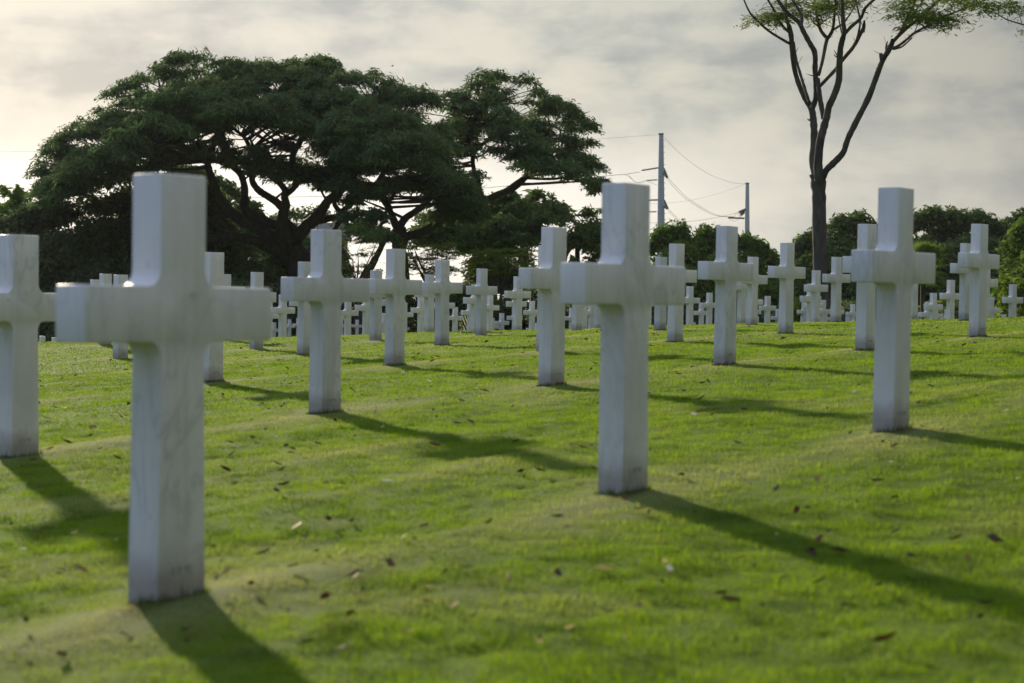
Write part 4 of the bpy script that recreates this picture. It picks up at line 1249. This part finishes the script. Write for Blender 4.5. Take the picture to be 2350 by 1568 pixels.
def build_poles():
    D1, D2 = 262.0, 318.0
    def pole(u, D, yt, wt, yb, wb, lab, ins, arms, steps=True):
        b = base_at(u, D, .3)
        o = empty('utility_pole', b); tag(o, lab, 'utility pole', 'steel utility poles beyond the trees')
        t = at(u, yt, D) - b; m_ = at(u, yb, D) - b
        tb = Tubes()
        rt, rm = wt / 2 * D / F, wb / 2 * D / F
        r0 = rm + (rm - rt) * (m_.z / (t.z - m_.z))
        tb.add([Vector((0, 0, 0)), Vector((0, 0, m_.z)), Vector((0, 0, t.z))], [r0, rm, rt], 12, 8)
        tb.build('shaft', M['steel'], o)
        bm = bmesh.new()
        bmesh.ops.create_cone(bm, cap_ends=True, segments=12, radius1=rt * 1.15, radius2=rt * 1.15, depth=.18, matrix=Matrix.Translation((0, 0, t.z)))
        me = bpy.data.meshes.new('cap'); bm.to_mesh(me); bm.free(); link('cap', me, M['dark_metal'], o)
        if steps:
            bm = bmesh.new()
            for k in range(int(t.z / .8)):
                z = t.z - .8 - k * .8
                rr_ = rt + (r0 - rt) * (1 - z / t.z)
                for sg in (-.25, 1):
                    bmesh.ops.create_cone(bm, cap_ends=True, segments=5, radius1=.035, radius2=.035, depth=.3,
                                          matrix=Matrix.Translation((rr_ * sg, -rr_ if sg < 0 else 0, z)) @ Matrix.Rotation(R(90), 4, 'Y' if sg > 0 else 'X'))
            me = bpy.data.meshes.new('climbing_pegs'); bm.to_mesh(me); bm.free(); link('climbing_pegs', me, M['dark_metal'], o)
        for (p0, p1, wd) in arms:
            tb = Tubes(); tb.add([at(*ZP(*p0), D) - b, at(*ZP(*p1), D) - b], [wd, wd], 6, 2); tb.build('crossarm', M['dark_metal'], o)
        for (p0, p1, wd, dz) in ins:
            a = at(*ZP(*p0), D) - b; c = at(*ZP(*p1), D) - b + Vector((0, dz, 0))
            tb = Tubes(); tb.add([a, c], [.04, .04], 6, 2)
            nn = 14
            for q in range(nn):
                f0 = a + (c - a) * (q + .2) / nn; f1 = a + (c - a) * (q + .65) / nn
                tb.add([f0, f1], [wd, wd * .55], 8, 1)
            tb.build('insulator', M['insulator'], o)
        return o
    pole(1516.5, D1, 308, 10.6, 525, 18, 'taller nearer grey steel utility pole beside the large middle cross head',
         [((290, 500), (350, 612), .17, 1.5), ((292, 560), (312, 612), .14, -2), ((296, 895), (352, 992), .17, 1.5), ((294, 960), (312, 995), .14, -2), ((222, 490), (0, 540), .12, -3), ((212, 636), (82, 646), .15, 0), ((212, 883), (60, 900), .11, -3), ((204, 1027), (80, 1030), .14, 0)],
         [((232, 78), (288, 78), .07)])
    pole(1714, D2, 421, 8.4, 546, 12, 'shorter farther grey steel utility pole with a long side arm',
         [((1290, 1002), (1198, 1040), .22, -2), ((1320, 1006), (1245, 1062), .22, 2), ((1310, 1306), (1250, 1345), .22, 0), ((1318, 1310), (1290, 1350), .2, 2)],
         [((1280, 1108), (1082, 1102), .14), ((1285, 999), (1322, 999), .1), ((1276, 1303), (1316, 1303), .1)], False)
    r = .019
    cable([(1511, 309.5), (1400, 317), (1250, 328), (900, 346), (500, 352), (100, 349), (-120, 344)], D1, D1 - 40, r * .7, 'thin cable running left from the top of the nearer utility pole')
    cable([ZP(288, 108), ZP(450, 275), ZP(650, 443), ZP(850, 570), ZP(1000, 630), ZP(1150, 676), ZP(1292, 688)], D1, D2, r * .9, 'thin slack cable joining the tops of the two utility poles')
    cable([ZP(1292, 688), ZP(1100, 757), ZP(900, 822), ZP(650, 883), ZP(345, 922), ZP(0, 935), ZP(-400, 930)], D2, D2 + 60, r * .8, 'faint cable running left from the top of the farther pole')
    cable([ZP(352, 622), ZP(480, 760), ZP(600, 872), ZP(850, 1030), ZP(1000, 1080), ZP(1160, 1088)], D1, D2, r * 1.15, 'upper of the paired sagging cables between the poles')
    cable([ZP(340, 640), ZP(470, 785), ZP(590, 890), ZP(840, 1042), ZP(1000, 1086), ZP(1150, 1092)], D1 - 1, D2 - 1, r * 1.15, 'lower of the paired sagging cables between the poles')
    cable([ZP(1200, 1040), ZP(1000, 1085), ZP(750, 1130), ZP(400, 1160), ZP(100, 1162), ZP(-400, 1150)], D2, D2 + 50, r * 1.4, 'dark cable running left from the farther pole across the nearer pole')
    cable([ZP(356, 1003), ZP(480, 1125), ZP(600, 1225), ZP(760, 1330)], D1, D1 + 30, r * 1.15, 'upper of the paired cables dropping behind the rounded green tree')
    cable([ZP(346, 1020), ZP(470, 1140), ZP(580, 1240), ZP(740, 1345)], D1 - 1, D1 + 29, r * 1.15, 'lower of the paired cables dropping behind the rounded green tree')
    cable([ZP(0, 540), Z5(1020, 1237), Z5(905, 1245), (1240, 420), (1000, 440), (700, 452), (400, 452), (70, 448), (-120, 444)], D1, D1 - 40, r * 1.5, 'thick cable running left from the insulator string behind the crowns')
    cable([ZP(60, 900), (1440, 468), (1376, 478), (1268, 487), (1000, 505), (800, 512), (500, 515)], D1, D1 - 30, r * 1.5, 'thick cable running left from the lower arm of the nearer pole')
    cable([(1500, 525), (1400, 545), (1326, 555), (1300, 558), (1150, 572)], D1, D1 - 20, r, 'low cable running left below the small dark tree')
    cable([Z5(1030, 1237), Z5(1080, 1255), Z5(1120, 1295), Z5(1160, 1310), Z5(1240, 1285)], D1 - 2, D1 - 1, r, 'upper jumper loop left of the nearer pole', 'jumper_cable', 'jumper loops')
    cable([Z5(1060, 1240), Z5(1090, 1270), Z5(1150, 1312), Z5(1240, 1302), Z5(1330, 1332)], D1 - 2, D1, r, 'lower jumper loop left of the nearer pole', 'jumper_cable', 'jumper loops')
    cable([ZP(1160, 1088), ZP(1185, 1040), ZP(1210, 1060), ZP(1225, 1090), ZP(1280, 1050)], D2, D2, r * 1.2, 'looped jumper cable at the head of the farther pole', 'jumper_cable', 'jumper loops')
    cable([ZP(1085, 1105), ZP(1120, 1135), ZP(1170, 1142), ZP(1210, 1118)], D2, D2, r, 'hanging jumper loop below the long side arm', 'jumper_cable', 'jumper loops')

# ------------------------------------------------------------------ houses behind the trees
def build_house(u0, u1, D, ywall, yridge, lab, nw):
    uc = (u0 + u1) / 2
    b = base_at(uc, D, .2)
    o = empty('house', b); tag(o, lab, 'house')
    w = (u1 - u0) * D / F
    hw = at(uc, ywall, D).z - b.z; hr = at(uc, yridge, D).z - b.z
    dp = 7.0
    bm = bmesh.new()
    bmesh.ops.create_cube(bm, size=1, matrix=Matrix.Translation((0, dp / 2, hw / 2)) @ Matrix.Diagonal((w, dp, hw, 1)))
    me = bpy.data.meshes.new('wall'); bm.to_mesh(me); bm.free(); link('wall', me, M['wall'], o)
    bm = bmesh.new()
    e = .35
    P = [(-w / 2 - e, -e, hw - .1), (w / 2 + e, -e, hw - .1), (w / 2 + e, dp + e, hw - .1), (-w / 2 - e, dp + e, hw - .1), (-w / 2 - e, dp / 2, hr), (w / 2 + e, dp / 2, hr)]
    vs = [bm.verts.new(p) for p in P]
    for f in ((0, 1, 5, 4), (2, 3, 4, 5), (1, 2, 5), (3, 0, 4), (3, 2, 1, 0)): bm.faces.new([vs[k] for k in f])
    me = bpy.data.meshes.new('roof'); bm.to_mesh(me); bm.free(); link('roof', me, M['roof'], o)
    for k in range(nw):
        x = -w / 2 + w * (k + .5) / nw
        bm = bmesh.new()
        bmesh.ops.create_cube(bm, size=1, matrix=Matrix.Translation((x, -.03, hw * .55)) @ Matrix.Diagonal((1.3, .12, 1.5, 1)))
        me = bpy.data.meshes.new('window'); bm.to_mesh(me); bm.free(); wo = link('window', me, M['wall'], o)
        bm = bmesh.new()
        bmesh.ops.create_cube(bm, size=1, matrix=Matrix.Translation((x, -.10, hw * .55)) @ Matrix.Diagonal((1.1, .04, 1.3, 1)))
        me = bpy.data.meshes.new('pane'); bm.to_mesh(me); bm.free(); link('pane', me, M['pane'], wo)

def build_birds():
    for (u, y, D, s, a, lab) in ((2249, 484, 180, .42, .4, 'tiny dark bird in the sky above the umbrella tree'), (1229, 590, 150, .5, 1.0, 'tiny dark bird in the bright gap left of the half hidden cross'), (901, 152, 190, .32, .2, 'speck of a bird in the sky above the forked tree')):
        bm = bmesh.new()
        bmesh.ops.create_uvsphere(bm, u_segments=10, v_segments=6, radius=.5, matrix=Matrix.Diagonal((.9, .22, .22, 1)))
        for sg in (-1, 1):
            q = [bm.verts.new(p) for p in ((.2, sg * .08, .05), (-.15, sg * .08, .05), (-.25, sg * .55, .28), (.0, sg * 1.05, .2), (.18, sg * .5, .3))]
            bm.faces.new(q)
        tl = [bm.verts.new(p) for p in ((-.4, .06, 0), (-.75, .14, .02), (-.75, -.14, .02), (-.4, -.06, 0))]
        bm.faces.new(tl)
        me = bpy.data.meshes.new('bird'); bm.to_mesh(me); bm.free()
        o = link('bird', me, M['bird'])
        o.location = at(u, y, D); o.scale = (s, s, s); o.rotation_euler = (.2, -.2, a)
        tag(o, lab, 'bird')

# ------------------------------------------------------------------ sky, sun, camera
SUN_EL, SUN_AZ = R(14.0), R(-19.3)        # azimuth from +Y, negative = left
def build_light():
    w = bpy.data.worlds.new('World'); S.world = w
    w.use_nodes = True
    nt = w.node_tree; nt.nodes.clear()
    tc = N(nt, 'ShaderNodeTexCoord')
    d = tc.outputs['Generated']
    sky = N(nt, 'ShaderNodeTexSky', sky_type='NISHITA', sun_disc=False, sun_elevation=SUN_EL, sun_rotation=SUN_AZ, air_density=1.0, dust_density=2.0)
    # overcast deck: brightness falls away from where the sun stands behind it
    g = Vector((math.sin(R(-17)) , math.cos(R(-17)), .07)).normalized()
    dot = N(nt, 'ShaderNodeVectorMath', operation='DOT_PRODUCT', inp={1: g})
    nt.links.new(d, dot.inputs[0])
    f = math_n(nt, 'MULTIPLY', math_n(nt, 'ADD', dot.outputs['Value'], 1.0), .5)
    deck = ramp(nt, f, [(0.0, (1.1, 1.15, 1.2)), (.60, (1.3, 1.38, 1.42)), (.90, (1.9, 1.95, 1.9)), (.935, (2.6, 2.6, 2.4)), (.965, (3.45, 3.46, 3.15)), (.982, (3.78, 3.76, 3.48)), (1.0, (4.05, 4.03, 3.9))])
    sep = N(nt, 'ShaderNodeSeparateXYZ'); nt.links.new(d, sep.inputs[0])
    # the deck thins and turns bluer overhead, most of all behind and to the left
    up = ramp(nt, sep.outputs['Z'], [(.16, (1, 1, 1)), (.5, (1.6, 1.7, 1.95)), (1.0, (3.8, 4.1, 5.0))])
    deck = mixc(nt, 1.0, deck, up, 'MULTIPLY')
    sdot = N(nt, 'ShaderNodeVectorMath', operation='DOT_PRODUCT', inp={1: (-.86, -.5, 0)})
    nt.links.new(d, sdot.inputs[0])
    hue = ramp(nt, math_n(nt, 'ADD', math_n(nt, 'MULTIPLY', sdot.outputs['Value'], .5), .5), [(.22, (1.10, 1.02, .84)), (.50, (1, 1, 1)), (.80, (1.12, 1.3, 1.72))])
    back = ramp(nt, f, [(.55, (1, 1, 1)), (.88, (0, 0, 0))])
    deck = mixc(nt, 1.0, deck, mixc(nt, back, (1, 1, 1), hue), 'MULTIPLY')
    # streaky cloud structure
    v1 = mapping(nt, d, (8, 8, 27), (1.3, .2, .4), rot=(0, R(4), 0))
    n1 = noise(nt, v1, 1.0, 8, .54, .25)
    v2 = mapping(nt, d, (24, 24, 46), (4.1, 2.2, .9), rot=(0, R(-8), 0))
    n2 = noise(nt, v2, 1.0, 7, .55, .2)
    nn = math_n(nt, 'ADD', math_n(nt, 'MULTIPLY', n1, .57), math_n(nt, 'MULTIPLY', n2, .43))
    tint = ramp(nt, nn, [(.395, (.64, .69, .75)), (.455, (.81, .84, .87)), (.505, (.98, .98, .965)), (.57, (1.11, 1.08, 1.03))])
    c = mixc(nt, 1.0, deck, tint, 'MULTIPLY')
    # bright break low on the left, over the horizon
    el = math_n(nt, 'ADD', sep.outputs['Z'], math_n(nt, 'MULTIPLY', math_n(nt, 'SUBTRACT', n1, .5), .04))
    low = ramp(nt, el, [(0.0, (1, 1, 1)), (.048, (1, 1, 1)), (.085, (0, 0, 0))], 'EASE')
    side = ramp(nt, f, [(.955, (0, 0, 0)), (.994, (.9, .9, .9))])
    c = mixc(nt, math_n(nt, 'MULTIPLY', low, side), c, (8.2, 8.0, 7.6))
    low2 = ramp(nt, sep.outputs['Z'], [(0.0, (.55, .55, .55)), (.05, (.4, .4, .4)), (.11, (0, 0, 0))], 'EASE')
    side2 = ramp(nt, f, [(.90, (0, 0, 0)), (.975, (1, 1, 1))])
    c = mixc(nt, math_n(nt, 'MULTIPLY', low2, side2), c, (5.6, 5.4, 4.9))
    tot = mixc(nt, .03, c, sky.outputs[0])
    bg = N(nt, 'ShaderNodeBackground'); bg.inputs['Strength'].default_value = .1
    nt.links.new(tot, bg.inputs['Color'])
    o = N(nt, 'ShaderNodeOutputWorld'); nt.links.new(bg.outputs[0], o.inputs['Surface'])

    l = bpy.data.lights.new('sun', 'SUN'); l.energy = 5.0; l.angle = R(1.5); l.color = (1.0, .86, .62)
    so = bpy.data.objects.new('sun', l); COL.objects.link(so)
    sd = Vector((math.sin(SUN_AZ) * math.cos(SUN_EL), math.cos(SUN_AZ) * math.cos(SUN_EL), math.sin(SUN_EL)))
    so.rotation_euler = sd.to_track_quat('Z', 'Y').to_euler()
    so.location = sd * 50

    c = bpy.data.cameras.new('camera'); c.lens = 70.0; c.sensor_width = 36.0
    c.clip_start = .1; c.clip_end = 5000
    c.dof.use_dof = True; c.dof.focus_distance = 32.0; c.dof.aperture_fstop = 5.2
    c.dof.aperture_blades = 9
    co = bpy.data.objects.new('camera', c); COL.objects.link(co)
    co.location = (0, 0, 0); co.rotation_euler = (R(90) - PITCH, 0, 0)
    S.camera = co
    S.view_settings.view_transform = 'Standard'; S.view_settings.look = 'None'
    S.view_settings.exposure = 0.7; S.view_settings.gamma = 1.0
    S.render.engine = 'CYCLES'
    S.cycles.max_bounces = 8; S.cycles.diffuse_bounces = 3; S.cycles.transmission_bounces = 4
    S.cycles.use_denoising = True

def build_haze():
    bm = bmesh.new()
    bmesh.ops.create_cube(bm, size=1, matrix=Matrix.Translation((0, 480, 18)) @ Matrix.Diagonal((1900, 1060, 48, 1)))
    me = bpy.data.meshes.new('haze'); bm.to_mesh(me); bm.free()
    m, nt = newmat('haze')
    v = N(nt, 'ShaderNodeVolumePrincipled')
    v.inputs['Color'].default_value = (.90, .93, 1.0, 1)
    v.inputs['Density'].default_value = .00006
    v.inputs['Anisotropy'].default_value = .2
    o = nt.nodes.new('ShaderNodeOutputMaterial'); nt.links.new(v.outputs[0], o.inputs['Volume'])
    tag(link('haze', me, m), kind='stuff', label='thin pale haze in the air', cat='haze')

build_haze()
build_light()
build_ground()
build_grass()
build_crosses()
build_leaves()
build_litter()
build_trees()
build_poles()
build_house(590, 783, 170, 545, 508, 'house with a brown grey roof half hidden behind the huge tree trunk', 4)
build_house(90, 330, 165, 625, 585, 'pale house glimpsed through the dark foliage left of the nearest cross', 5)
build_birds()
